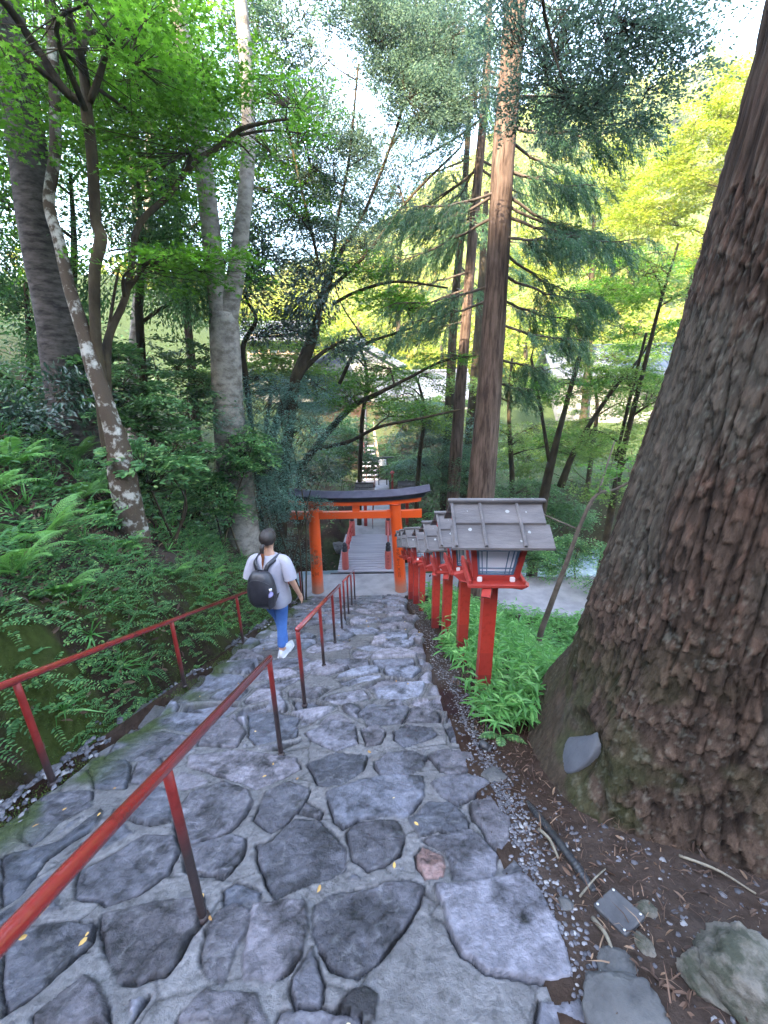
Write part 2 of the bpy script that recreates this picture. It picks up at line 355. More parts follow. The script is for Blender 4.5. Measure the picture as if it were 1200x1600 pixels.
# ---- stone stairway: traced slabs near the camera, smaller ones further down
T5 = [[(250,510),(330,470),(450,405),(545,410),(570,450),(520,530),(440,590),(330,628),(240,600),(225,560)],
[(0,760),(60,700),(170,675),(300,685),(290,740),(230,800),(160,860),(90,920),(0,980)],
[(310,660),(420,635),(520,620),(630,600),(645,660),(590,720),(560,790),(510,840),(430,865),(360,860),(325,800),(308,720)],
[(640,690),(690,640),(740,620),(785,640),(780,700),(740,760),(710,830),(690,875),(640,850),(622,810),(630,740)],
[(790,630),(870,610),(950,615),(960,700),(945,780),(900,840),(830,870),(760,865),(752,800),(775,700)],
[(790,440),(850,420),(920,360),(990,365),(1050,410),(1085,460),(1080,510),(1030,545),(940,570),(860,600),(830,560),(800,490)],
[(790,360),(830,270),(900,240),(970,260),(960,300),(900,370),(850,400)],
[(545,340),(590,280),(700,245),(780,270),(795,310),(740,380),(720,400),(600,440),(550,420),(540,380)],
[(600,445),(720,410),(770,420),(750,490),(700,540),(620,530),(570,520),(575,460)],
[(400,300),(500,260),(545,290),(540,340),(530,365),(430,375),(385,350)],
[(690,580),(740,555),(820,580),(815,620),(760,622),(700,632)],
[(90,300),(200,275),(290,270),(300,310),(180,370),(100,440),(60,410)],
[(0,470),(90,455),(170,430),(320,330),(300,380),(240,420),(150,480),(60,600),(0,630)],
[(270,200),(340,180),(400,175),(410,220),(395,260),(290,262)],
[(320,170),(380,95),(510,85),(590,100),(560,150),(440,178)],
[(420,185),(500,165),(540,215),(470,250),(410,240)],
[(590,160),(760,145),(930,165),(940,200),(870,235),(800,262),(650,215),(585,190)],
[(640,60),(740,50),(770,90),(740,135),(620,130)],
[(775,30),(860,20),(940,40),(925,100),(800,125),(775,100)],
[(950,90),(1040,55),(1110,70),(1120,120),(1050,145),(970,110)],
[(960,185),(1050,150),(1150,160),(1140,210),(1070,245),(990,250)],
[(100,970),(270,840),(330,890),(340,1000),(100,1000)],
[(560,960),(640,885),(800,905),(840,1000),(540,1000)],
[(900,880),(970,760),(1010,870),(1000,960),(920,980)],
[(925,340),(960,305),(1010,330),(1000,358)]]
T6 = [[(80,760),(130,720),(200,700),(320,690),(370,660),(450,650),(515,680),(500,740),(460,820),(400,890),(350,960),(260,1015),(160,990),(110,930),(80,860)],
[(545,680),(700,670),(880,645),(960,700),(1000,780),(1040,900),(1085,1040),(1000,1055),(880,1030),(740,1000),(650,930),(610,870),(580,760)],
[(215,480),(260,440),(350,432),(420,440),(440,480),(420,560),(370,600),(300,620),(240,580),(220,520)],
[(145,330),(260,290),(400,268),(510,270),(515,340),(470,400),(440,430),(350,422),(260,432),(205,470),(165,440)],
[(455,430),(520,370),(600,365),(650,400),(680,440),(680,480),(610,495),(560,470),(490,490)],
[(535,290),(620,262),(720,270),(770,295),(700,350),(640,380),(570,340)],
[(690,370),(760,340),(800,400),(830,430),(840,520),(800,560),(740,510),(720,450),(690,430)],
[(470,560),(500,525),(570,555),(590,600),(585,640),(510,655),(480,610)],
[(320,220),(370,185),(460,180),(525,200),(500,245),(430,270),(350,270)],
[(525,190),(600,165),(690,180),(715,230),(650,265),(570,255)],
[(395,100),(450,75),(540,85),(560,110),(510,140),(440,160),(400,130)],
[(270,90),(340,75),(370,100),(350,150),(290,155)],
[(260,30),(300,0),(460,10),(430,70),(300,80)],
[(590,90),(650,60),(690,110),(670,150),(610,140)],
[(230,1060),(290,1045),(340,1080),(320,1180),(270,1200),(170,1130)],
[(800,625),(850,585),(900,630),(840,655)],
[(-60,1200),(-40,1150),(120,1130),(270,1150),(280,1250),(0,1280)],
[(500,500),(690,462),(790,560),(770,655),(610,655),(600,590),(570,545)]]
polys = [[(x / 2, y / 2 + 1100) for x, y in p] for p in T5] + [[(x / 2.4 + 450, y / 2.4 + 1100) for x, y in p] for p in T6]
TINT = {1: .6, 2: .65, 3: .7, 4: 1.15, 5: .55, 6: .6, 7: .8, 12: .7, 16: 1.2, 19: 1.35, 20: .5, 24: .7, 25: .62, 26: 1.35, 27: .5, 28: 1.1, 29: .6, 31: .75, 32: .8, 39: .18, 42: 1.02}
RED = {32}
WP = [np.array([on_plane(px, py)[:2] for px, py in p]) for p in polys]
ysl = [-1.9]
while ysl[-1] < 9.05: ysl.append(ysl[-1] + (.03 if ysl[-1] < .45 else .0052 * (1 + .60 * max(ysl[-1], 0))))
yy = np.array(ysl); xx = np.arange(-2.14, .82, .0054)
X, Y = np.meshgrid(xx, yy)
wx = X + .030 * (fbm(X * 7, Y * 7, 3, 61) - .5) + .012 * (fbm(X * 30, Y * 30, 2, 62) - .5); wy = Y + .030 * (fbm(X * 7, Y * 7, 3, 71) - .5) + .012 * (fbm(X * 30, Y * 30, 2, 72) - .5)
H = np.zeros_like(X); edge = np.full(X.shape, -1.0); sid = np.full(X.shape, -1.0); tint = np.ones_like(X); ycp = Y.copy(); redm = np.zeros_like(X)
dall = np.full(X.shape, 9.0)
for k, P in enumerate(WP):
    x0, y0 = P.min(0) - .15; x1, y1 = P.max(0) + .15
    r0, r1 = np.searchsorted(yy, (y0, y1)); c0, c1 = np.searchsorted(xx, (x0, x1))
    if r1 <= r0 or c1 <= c0: continue
    a = wx[r0:r1, c0:c1]; b = wy[r0:r1, c0:c1]
    ins = np.zeros(a.shape, bool); dm = np.full(a.shape, 9.0)
    for i in range(len(P)):
        p, q = P[i], P[(i + 1) % len(P)]
        cond = ((p[1] > b) != (q[1] > b)); xi = (q[0] - p[0]) * (b - p[1]) / (q[1] - p[1] + 1e-12) + p[0]
        ins ^= cond & (a < xi)
        e = q - p; tt = np.clip(((a - p[0]) * e[0] + (b - p[1]) * e[1]) / (e @ e), 0, 1)
        dm = np.minimum(dm, np.hypot(a - p[0] - tt * e[0], b - p[1] - tt * e[1]))
    sub = edge[r0:r1, c0:c1]; sub[ins] = dm[ins]
    s2 = sid[r0:r1, c0:c1]; s2[ins] = (k * .6180339) % 1
    t2 = tint[r0:r1, c0:c1]; t2[ins] = TINT.get(k, .8)
    y2 = ycp[r0:r1, c0:c1]; y2[ins] = P[:, 1].mean()
    rr = redm[r0:r1, c0:c1]; rr[ins] = 1.0 * (k in RED)
    d2 = dall[r0:r1, c0:c1]; d2[:] = np.where(ins, 0, np.minimum(d2, dm))
traced = edge >= 0
f1, f2, cid, vcy = voro(wx / .44 + .3 * (fbm(X * 1.5, Y * 1.5, 2, 3)), wy / .29 + 50, 5, .95, True)
ycen = (vcy - 50) * .29
ve = (f2 - f1) * .16
# mid distance: everything outside traced slabs; near: only some cells are stones, the rest is mortar
edge = np.where(traced, edge, -dall)
isst = np.where(Y > 2.45, cid < .90, cid < .50) & (dall > np.where(Y > 2.45, .012, .05)) & ~traced
mort_w = .012 + .012 * _h(np.floor(cid * 999), np.floor(cid * 77), 3)
ve2 = np.minimum(ve - mort_w, np.where(dall < 8, dall - np.where(Y > 2.45, .012, .04), 9))
edge = np.where(isst, ve2, np.where(traced, edge, np.maximum(edge, -.2))); st = edge > 0
sm = S(-.003, .003, edge)
sid = np.where(isst, (cid * 7.13) % 1, sid)
tint = np.where(isst, .75 + .85 * _h(np.floor(cid * 9999), np.floor(cid * 333), 9), tint)
# every stone lies nearer to level than the slope, so each drops to the next: rough stone steps
yc = np.where(isst, ycen, ycp); lev = np.where(isst & (Y > 2.3), .34, .18) * (1 - S(8.0, 8.8, Y))
run = .47; sp = (yc + .10 * (fbm(X * .7, yc, 2, 81) - .5)) / run + 40; q_ = (np.floor(sp) + .5 - sp) * run
tread = -.415 * (yc - Y) * lev - .415 * q_ * .55 * S(2.2, 3.0, Y) * (1 - S(8.0, 8.6, Y)) + ((_h(np.floor(sid * 9999), np.floor(sid * 77), 4) - .5) * .022)
ze = np.where(Y < 9.0, -1.5 - .415 * Y, -5.29) + tread * sm + (1 - sm) * (.0)
dome = S(0, .014, edge)
fv1, fv2, fvc = voro(X / .085 + 2.5 * (fbm(X * 6, Y * 6, 3, 131) - .5), Y / .06 + 2.5 * (fbm(X * 6, Y * 6, 3, 132) - .5), 33)
facet = (fvc - .5) * .009 * S(.02, .25, fv2 - fv1)
rough = (fbm(X * 11, Y * 11, 6, 91) - .5) * .034 + (np.abs(fbm(X * 4 + sid * 50, Y * 5, 4, 95) - .5)) * -.045
smoothst = np.where(tint > 1.0, .35, 1.0)
tilt = ((sid * 37 % 1) - .5) * .05 * np.sin(X * 3 + sid * 20) 
H = sm * (.003 + .005 * dome + (rough * .8 + facet) * dome * smoothst + tilt * dome * .4) + (1 - sm) * (-.006 + .004 * (fbm(X * 25, Y * 25, 3, 55) - .5))
crk = np.exp(-((edge - .001) / np.where(Y > 2.4, .0065, .0048)) ** 2)
gap = S(.36, .52, fbm(X * 4, Y * 4, 2, 99))
H = H - .030 * crk * gap - .006 * crk
mcr = np.exp(-((f2 - f1) / .02) ** 2) * ~st * (Y > 0)
H = H - .007 * mcr
# ragged outer edges sink into the soil
eR = .53 + .14 * (fbm(Y * 1.6, Y * 0 + 3, 3, 12) - .5) * 2 + np.interp(yy, [0, 1.2, 2.2, 3.2, 6, 9], [.08, .04, .02, .02, -.03, -.12])[:, None] * np.ones_like(X)
eR = eR + .05 * (_h(np.floor(sid * 9999), np.floor(sid * 7777), 21) - .5)
eL = -1.86 + .12 * (fbm(Y * 1.5, Y * 0 + 9, 3, 14) - .5) * 2
outR = S(-.02, .10, X - eR + .03 * (fbm(X * 20, Y * 20, 2, 77) - .5)); outL = S(0, .05, eL - X)
H = H - .13 * outR - .10 * outL
blue = np.array([.13, .138, .17]); purp = np.array([.17, .157, .178]); grey = np.array([.25, .25, .27])
h1 = _h(np.floor(sid * 9999), np.floor(sid * 555), 2)[..., None]
C = blue * (1 - h1) + purp * h1
C = C * tint[..., None]
C = C * (1 + .30 * S(2.2, 3.5, Y) * isst)[..., None]
C = np.where((redm > 0)[..., None], np.array([.28, .17, .155]), C)
C = C * (1 + (fbm(X * 16, Y * 16, 4, 23) - .5)[..., None] * 1.0 + (fbm(X * 70, Y * 70, 2, 24) - .5)[..., None] * .5 - (.45 * S(.52, .62, fbm(X * 7, Y * 7, 5, 28)) + .25 * np.exp(-((fv2 - fv1) / .10) ** 2))[..., None])
vein = np.exp(-((fbm(X * 5 + sid * 30, Y * 7, 4, 29) - .5) / .012) ** 2)[..., None] * (tint < 1)[..., None]
C = C + vein * .06
Cm = np.array([.175, .168, .172]) * (1 + (fbm(X * 6, Y * 6, 4, 25) - .5)[..., None] * .6 + (fbm(X * 80, Y * 80, 2, 22) - .5)[..., None] * .4) * np.where(fbm(X * 40, Y * 40, 2, 26) < .33, .7, 1)[..., None]
C = C * sm[..., None] + Cm * (1 - sm[..., None])
C = C * (1 - .93 * (crk * (.35 + .65 * gap) * np.where(Y > 2.4, .8, 1))[..., None]) * (1 - .6 * mcr[..., None])
dirt = np.clip(outR + outL, 0, 1)[..., None]; C = C * (1 - dirt * .8) + np.array([.085, .075, .065]) * dirt * .8
mo = (np.exp(-((X - eL - .05) / .14) ** 2) * S(.42, .55, fbm(X * 3, Y * 3, 3, 33)))[..., None]; C = C * (1 - mo) + np.array([.045, .065, .018]) * mo
pm = MB(); pm.add(np.stack([X, Y, ze + H + CZ], -1), grid_faces(len(yy), len(xx)), np.clip(C, .01, 1).reshape(-1, 3))
tag(pm.build('path', M['stone']), kind='structure')
def path_z(x, y): return -1.5 - .415 * y + CZ if y < 9.1 else 0.0
# landing and lower path: concrete sheet
xs2 = np.linspace(-2.25, 9.5, 160); ys2 = np.linspace(0, 1, 24)
X, T = np.meshgrid(xs2, ys2)
y0 = 8.86 + .08 * (fbm(X * 2, X * 0, 3, 7) - .5) - .9 * S(1.0, 4, X); y1 = 10.28 - .35 * S(1.5, 5, X) + .1 * (fbm(X * 1.5, X * 0 + 4, 3, 17) - .5) * (X > .8)
Y = y0 + (y1 - y0) * T
lp = MB(); Zl = np.full(X.shape, -5.275) - .25 * ((T < .01) | (T > .99)) - .2 * S(.0, .1, -X - 2.15)
lp.add(np.stack([X, Y, Zl + CZ], -1), grid_faces(24, 160))
tag(lp.build('concrete_landing', M['concrete']), kind='structure')
# far path beyond the bridge with low steps
fp = MB(); fy_ = np.array([13.05, 14.6, 16.0, 17.2, 18.4, 19.6, 21.4]); drop_ = [0, -.07, -.14, -.18, -.22, -.25]
for i in range(6):
    a, b = fy_[i], fy_[i + 1] - .02; zt = -5.26 + drop_[i]; cx = -.42 - .03 * i; hwid = .72 if i < 4 else (.74 if i == 4 else .85)
    fp.bbox((cx, (a + b) / 2, zt - .15 + CZ), (hwid * 2, b - a, .3), .02)
tag(fp.build('far_path', M['concrete']), kind='structure')
# river
X, Y = np.meshgrid(np.linspace(-9, 26, 180), np.linspace(9.5, 17, 60))
zw = -6.62 + .05 * fbm(X * 2, Y * 2, 3, 4) + np.where(X < 1, .2, 0)
wt = MB(); wt.add(np.stack([X, Y, zw + CZ], -1), grid_faces(60, 180)); tag(wt.build('river_water', M['water']), kind='structure')
# ================================================================== RAILS
DK = np.array([.035, .022, .022]); RD = np.array([.24, .017, .014])
def rail(name, label, pts, posts, rad, prad, mid=None, group=None, dark=.55):
    base = np.array([posts[0][0], posts[0][1], posts[0][2]])
    t = thing(name, label, 'handrail', base, group=group)
    mb = MB(); mb.tube(np.array(pts) - base, rad, 14)
    for p in (pts[0], pts[-1]): mb.lathe([(0, -rad), (rad * .8, -rad * .7), (rad, 0), (rad * .8, rad * .7), (0, rad)], np.array(p) - base, 12)
    mb.build('rail', M['red'], t)
    for i, (x, y, z0, z1) in enumerate(posts):
        q = MB(); n = 9; zz = np.linspace(z0 - .05, z1, n)
        cc = []
        V0 = q.n
        q.tube(np.stack([np.full(n, x - base[0]), np.full(n, y - base[1]), zz - base[2]], 1), prad, 12)
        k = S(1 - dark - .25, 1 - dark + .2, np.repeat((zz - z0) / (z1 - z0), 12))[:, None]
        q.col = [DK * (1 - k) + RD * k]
        q.lathe([(0, 0), (prad * 1.5, .0), (prad * 1.5, .006), (prad, .02)], (x - base[0], y - base[1], z0 + .0 - base[2]), 12, DK)
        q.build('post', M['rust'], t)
    return t
def rz(x, y, h): return path_z(x, y) + h
# near centre rail: runs from behind the photographer to the first gap
h = .745
PX = -.69
rail('handrail', 'thick glossy red handrail nearest the viewer, running down the middle of the steps', [(PX + .01, -1.2, rz(PX, -1.2, h)), (PX, 2.05, rz(PX, 2.05, h))],
     [(PX, 2.04, path_z(0, 2.04), rz(0, 2.04, h)), (PX, .97, path_z(0, .97), rz(0, .97, h)), (PX, -.1, path_z(0, -.1), rz(0, -.1, h))], .0195, .0155, dark=.3)
pl = [(PX, 2.78, path_z(0, 2.78), rz(0, 2.78, h)), (PX, 3.8, path_z(0, 3.8), rz(0, 3.8, h)), (PX, 4.75, path_z(0, 4.75), rz(0, 4.75, h)), (PX, 5.6, path_z(0, 5.6), rz(0, 5.6, h))]
rail('handrail', 'slim red handrail right of the walking person, second along the middle of the steps', [(PX, 2.78, rz(0, 2.78, h)), (PX, 5.6, rz(0, 5.6, h))], pl, .022, .017, dark=.5)
pl = [(PX, y, path_z(0, y), rz(0, y, h)) for y in (6.1, 6.75, 7.5, 8.3)]
rail('handrail', 'farthest red handrail in the middle of the steps, ending before the orange gate', [(PX, 6.1, rz(0, 6.1, h)), (PX, 8.3, rz(0, 8.3, h))], pl, .020, .016, dark=.4)
LX = -1.94
pl = [(LX, y, path_z(0, y), rz(0, y, .72)) for y in (-.2, 1.78, 3.25, 4.78, 6.3, 7.4, 8.5)]
rail('handrail', 'long red handrail on the left along the mossy bank', [(LX, -1.0, rz(0, -1.0, .74)), (LX, 1.78, rz(0, 1.78, .73)), (LX, 8.5, rz(0, 8.5, .72))], pl, .022, .018, dark=.6)

# ================================================================== LANTERNS
def make_lantern(label, group):
    t = thing('post_lantern', label, 'lantern', (0, 0, 0), group=group)
    H0 = 1.02
    q = MB()
    n = 8; zz = np.linspace(-.45, H0, n)
    for i in range(n - 1):
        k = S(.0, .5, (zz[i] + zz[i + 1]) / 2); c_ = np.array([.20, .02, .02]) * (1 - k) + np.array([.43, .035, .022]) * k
        q.box((0, 0, (zz[i] + zz[i + 1]) / 2), (.105 - .0004 * i, .105 - .0004 * i, zz[i + 1] - zz[i]), col=c_)
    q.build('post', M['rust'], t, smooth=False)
    q = MB()
    for s in (-1, 1):                                        # two crossed bracket arms with up-cut ends
        for ax in (0, 1):
            P = np.array([[0, -.03, -.035], [.23, -.03, -.035], [.275, -.03, .0], [.20, -.03, .035], [0, -.03, .035]])
            P2 = P.copy(); P2[:, 1] = .03
            V = np.vstack([P, P2]); V[:, 0] *= s
            ca, sa = (math.cos(R(-18)), math.sin(R(-18))) if ax == 0 else (math.cos(R(72)), math.sin(R(72)))
            W = np.c_[V[:, 0] * ca - V[:, 1] * sa, V[:, 0] * sa + V[:, 1] * ca, V[:, 2] - (.002 if ax else 0)]
            q.add(W + [0, 0, H0 + .0], [np.array([[0, 1, 2, 3, 4]]), np.array([[9, 8, 7, 6, 5]]), np.array([[i, i + 5, (i + 1) % 5 + 5, (i + 1) % 5] for i in range(5)])])
    q.build('bracket', M['lanred'], t, smooth=False)
    q = MB(); zt = H0 + .05
    q.bbox((0, 0, zt), (.40, .42, .028), .004)
    q.bbox((0, 0, zt + .030), (.30, .30, .034), .004)
    for s in (-1, 1): q.bbox((s * .187, 0, zt + .03), (.022, .42, .034), .003)
    q.build('tray', M['lanred'], t, smooth=False)
    q = MB()
    for sx in (-1, 1):
        for sy in (-1, 1):
            q = MB(); q.bbox((sx * .115, sy * .165, zt + .035), (.034, .022, .034), .003); q.build('end_cap', M['white'], t, smooth=False)
    
    # tapering box: four corner posts wider at the top
    z0, z1 = zt + .040, zt + .325; b0, b1 = .142, .180
    q = MB()
    for sx in (-1, 1):
        for sy in (-1, 1):
            w0 = .019
            V = []
            for (zc, b) in ((z0, b0), (z1, b1)):
                for (a, c) in ((-1, -1), (1, -1), (1, 1), (-1, 1)): V.append([sx * b + a * w0, sy * b + c * w0, zc])
            q.add(V, np.array([[0, 1, 5, 4], [1, 2, 6, 5], [2, 3, 7, 6], [3, 0, 4, 7], [4, 5, 6, 7]]))
    q.box((0, 0, z0 + .008), (b0 * 2 + .03, b0 * 2 + .03, .022)); q.box((0, 0, z1 - .0), (b1 * 2 + .05, b1 * 2 + .05, .022))
    fr = q.build('lamp_frame', M['lanred'], t, smooth=False)
    def face(P, d):                                         # place a local (u across, v up) point on face d
        u_, v_, o = P; b = b0 + (b1 - b0) * v_ - .004 + o; w_ = (b0 + (b1 - b0) * v_ - .019) * u_; z = z0 + (z1 - z0) * v_
        return [(w_, -b, z), (b, w_, z), (-w_, b, z), (-b, -w_, z)][d]
    for d in range(4):
        q = MB(); q.add([face(p, d) for p in ((-1, 0.03, -.004), (1, .03, -.004), (1, 1, -.004), (-1, 1, -.004))], np.array([[0, 1, 2, 3]]))
        q.build('pane', M['paper'], t, smooth=False)
        q = MB()
        def bar(u0, v0, u1, v1, wd=.028):
            du, dv = u1 - u0, v1 - v0; L = math.hypot(du, dv); nx, ny = -dv / L * wd, du / L * wd
            c = [(u0 + nx, v0 + ny), (u0 - nx, v0 - ny), (u1 - nx, v1 - ny), (u1 + nx, v1 + ny)]
            V = [face((a, b, .004), d) for a, b in c] + [face((a, b, -.003), d) for a, b in c]
            q.add(V, np.array([[0, 1, 2, 3], [4, 7, 6, 5], [0, 4, 5, 1], [1, 5, 6, 2], [2, 6, 7, 3], [3, 7, 4, 0]]))
        for a in (-.93, .93): bar(a, .04, a, .98, .06)
        for a in (-.74, -.5, .5, .74): bar(a, .05, a, .97, .022)
        for b in (.07, .95): bar(-.95, b, .95, b, .035)
        for b in (.15, .26, .76, .88): bar(-.93, b, .93, b, .012)
        q.build('lattice', M['blue'], fr, smooth=False)
    # gabled roof: ridge along x
    ze, zr = zt + .355, zt + .540; W = .335; D = .29
    ang = math.atan2(zr - ze, D); rf = MB()
    for s in (-1, 1):
        for (a, b, o, ww) in ((.0, .52, .014, W - .025), (.50, 1.06, -.004, W)):
            ya, yb = s * D * a, s * D * b; za, zb = zr - (zr - ze) * a + o, zr - (zr - ze) * b + o
            V = [(-ww, ya, za), (ww, ya, za), (ww + .0, yb, zb), (-ww, yb, zb)]; V += [(x, y, z - .017) for x, y, z in V]
            rf.add(V, np.array([[0, 1, 2, 3], [7, 6, 5, 4], [0, 4, 5, 1], [1, 5, 6, 2], [2, 6, 7, 3], [3, 7, 4, 0]]) if s < 0 else np.array([[3, 2, 1, 0], [4, 5, 6, 7], [1, 5, 4, 0], [2, 6, 5, 1], [3, 7, 6, 2], [0, 4, 7, 3]]))
    ro = rf.build('roof', M['roof'], t, smooth=False)
    bt = MB()
    for s in (-1, 1):
        for xx_ in (-.315, -.12, .135):
            bt.tube([(xx_, 0, zr + .022), (xx_ + .004, s * D * .55, zr - (zr - ze) * .55 + .018), (xx_ + .008, s * D * 1.07, ze - (zr - ze) * .07 + .012)], .0125, 6)
    bt.bbox((0, 0, zr + .03), (W * 2 + .01, .05, .022), .004); bt.box((0, 0, zr + .005), (W * 2 - .03, .03, .035))
    bt.build('batten', M['roof'], ro, smooth=False)
    q = MB()
    for s in (-1, 1):
        q.add([(s * .27, -D * .9, ze), (s * .27, D * .9, ze), (s * .27, 0, zr - .015), (s * .255, -D * .9, ze), (s * .255, D * .9, ze), (s * .255, 0, zr - .015)], [np.array([[0, 1, 2], [5, 4, 3]]), np.array([[0, 3, 4, 1], [1, 4, 5, 2], [2, 5, 3, 0]])])
    q.bbox((0, 0, zr - .09), (.62, .04, .05), .004); q.box((0, 0, ze + .01), (.42, .42, .05))
    q.build('gable', M['lanred'], t, smooth=False)
    return t
LT = ['nearest red post lantern with a pale spotted grey board roof beside the sasa bed', 'second nearest lantern of the row, its roof partly covered by the nearest one',
      'third lantern of the row, counted from the viewer', 'fourth lantern of the row, counted from the viewer', 'fifth lantern of the row, third from the orange gate',
      'sixth lantern of the row, next to last before the gate', 'farthest lantern of the row, close by the right gate pillar']
LP = [(765, 925, 2.80), (727, 903, 3.85), (700, 900, 4.6), (682, 895, 5.5), (660, 881, 6.9), (650, 878, 7.7), (642, 876, 8.35)]
G1 = 'red post lanterns in a row down the right edge of the steps'
lan0 = None
for i, (px, py, Y) in enumerate(LP):
    p = at(px, py, Y - .21); p[0] *= Y / (Y - .21); z = p[2] - 1.03
    if lan0 is None: lan0 = make_lantern(LT[0], G1); lan0.location = (p[0], Y, z); lan0.rotation_euler = (0, 0, R(-3))
    else: copy_thing(lan0, (p[0], Y, z), R(random.uniform(-5, 5)), LT[i])
for (px, Y, lb) in ((571, 13.9, 'red lantern on the left of the far path, behind the gate beam'), (636, 14.0, 'red lantern on the right of the far path, beyond the right gate pillar')):
    p = at(px, 800, Y); c = copy_thing(lan0, (p[0], Y, -.02), R(random.uniform(-5, 5)), lb); c['group'] = 'lanterns beyond the footbridge'
# ================================================================== TORII
TY = 9.3
def torii():
    t = thing('torii_gate', 'bright orange torii gate with a black curved top standing over the foot of the steps', 'torii gate', (-.65, TY, 0))
    o = np.array([-.65, TY, 0])
    posts = [((-1.70, TY, 0), (-1.655, TY, 2.36)), ((.40, TY, 0), (.262, TY, 2.36))]
    O1 = np.array([.72, .085, .012]); O2 = np.array([.42, .16, .10])
    for a, b in posts:
        q = MB(); a = np.array(a) - o; b = np.array(b) - o; n = 14; tt = np.linspace(0, 1, n)[:, None]
        P = a * (1 - tt) + b * tt; rr = np.interp(tt[:, 0], [0, 1], [.150, .128])
        k = S(.08, .2, np.repeat(tt[:, 0], 28))[:, None]
        q.tube(P, rr, 28, cap=False); q.col = [O2 * (1 - k) + O1 * k]
        pl_ = q.build('pillar', M['ver'], t)
        q = MB(); q.lathe([(.150, 0), (.168, 0), (.168, .02), (.150, .03)], a, 28, [.10, .09, .10]); q.lathe([(.12, 0), (.145, 0), (.145, .035), (.12, .04)], b - [0, 0, .05], 28, [.5, .05, .01])
        q.build('collar', M['ver'], pl_)
    def beam(zf, x0, x1, th, dp, mat_, nm, up, parent=t, zadd=0, cut=0.0, col=None, n=24, capw=None):
        q = MB(); X_ = np.linspace(x0, x1, n); c = (x0 + x1) / 2; hw = (x1 - x0) / 2
        cur = up * np.abs((X_ - c) / hw) ** 2.6
        V = []
        for i, x in enumerate(X_):
            e = 1.0; xo = x
            for (sy, sz) in ((-1, 0), (1, 0), (1, 1), (-1, 1)):
                xx_ = x + (cut * (1 if i == n - 1 else -1 if i == 0 else 0)) * sz
                V.append([xx_ - o[0], sy * dp / 2 * (capw if (capw and sz == 0) else 1), zf + cur[i] + sz * th * (1 + .15 * abs((x - c) / hw) ** 3)])
        q.add(V, [np.array([[i * 4 + j, (i + 1) * 4 + j, (i + 1) * 4 + (j + 1) % 4, i * 4 + (j + 1) % 4] for i in range(n - 1) for j in range(4)]), np.array([[0, 1, 2, 3]]), np.array([[(n - 1) * 4 + 3, (n - 1) * 4 + 2, (n - 1) * 4 + 1, (n - 1) * 4]])], col)
        return q.build(nm, mat_, parent, smooth=False)
    beam(2.31, -2.27, .86, .105, .19, M['ver'], 'upper_beam', .09, col=O1, cut=.02)
    k = beam(2.418, -2.30, .93, .10, .27, M['black'], 'cap_beam', .10, cut=.05)
    # roof over the cap: a shallow curved ridge sheet
    q = MB(); n = 28; X_ = np.linspace(-2.40, 1.06, n); c = -.68; hw = 1.73; cur = .13 * np.abs((X_ - c) / hw) ** 2.6
    V = []
    for i, x in enumerate(X_):
        for (y, z) in ((-.22, .095), (-.235, .120), (-.02, .215), (.02, .215), (.235, .120), (.22, .095)): V.append([x - o[0], y, 2.43 + cur[i] + z])
    q.add(V, [np.array([[i * 6 + (j + 1) % 6, (i + 1) * 6 + (j + 1) % 6, (i + 1) * 6 + j, i * 6 + j] for i in range(n - 1) for j in range(6)]), np.array([[0, 1, 2, 3, 4, 5]]), np.array([[(n - 1) * 6 + j for j in (5, 4, 3, 2, 1, 0)]])])
    q.build('ridge_roof', M['plum'], k, smooth=False)
    beam(1.98, -2.22, .89, .165, .11, M['ver'], 'tie_beam', 0, col=O1)
    q = MB(); q.bbox((-.66 - o[0], 0, 2.228), (.17, .09, .166), .006, col=O1); q.build('centre_strut', M['ver'], t, smooth=False)
    q = MB()
    for (x, s) in ((-1.665, 1), (.285, -1)):
        q.bbox((x + s * .17 - o[0], 0, 2.155), (.1, .07, .03), .004, col=O1)
    q.build('wedge', M['ver'], t, smooth=False)
    return t
tor = torii()
def vtext(txt, px, h, rad_fn, x0, ztop, ang, parent, step=1.08):
    """characters one below the other, bent round the pillar"""
    allm = MB()
    for i, ch in enumerate(txt):
        cu = bpy.data.curves.new('t', 'FONT'); cu.body = ch; cu.size = h; cu.align_x = 'CENTER'; cu.resolution_u = 3
        ob = bpy.data.objects.new('t', cu); COL.objects.link(ob); bpy.context.view_layer.update()
        me = bpy.data.meshes.new_from_object(ob.evaluated_get(bpy.context.evaluated_depsgraph_get()))
        bpy.data.objects.remove(ob)
        if len(me.vertices):
            V = np.array([v.co[:] for v in me.vertices]); z = ztop - i * h * step + V[:, 1]
            r_, cx = rad_fn(z); a = ang + V[:, 0] / r_
            P = np.c_[cx + (r_ + .003) * np.sin(a), -(r_ + .003) * np.cos(a), z]
            for p in me.polygons: allm.add(P[list(p.vertices)], np.arange(len(p.vertices))[None])
    return allm.build('inscription', M['ink'], parent, smooth=False)
pil = [c for c in tor.children if c.name.startswith('pillar')]
fr_r = lambda z: (.150 - .022 * z / 2.36, 1.05 - .138 * z / 2.36)
fl_r = lambda z: (.150 - .022 * z / 2.36, -1.05 + .045 * z / 2.36)
vtext('令和二年十二月吉日', 0, .085, fr_r, 0, 1.15, -.12, pil[1], 1.0)
vtext('奉納者一同', 0, .10, fl_r, 0, 1.15, .15, pil[0], 1.5)
vtext('昭和五十二年', 0, .085, fl_r, 0, 1.05, -.55, pil[0], 1.3)

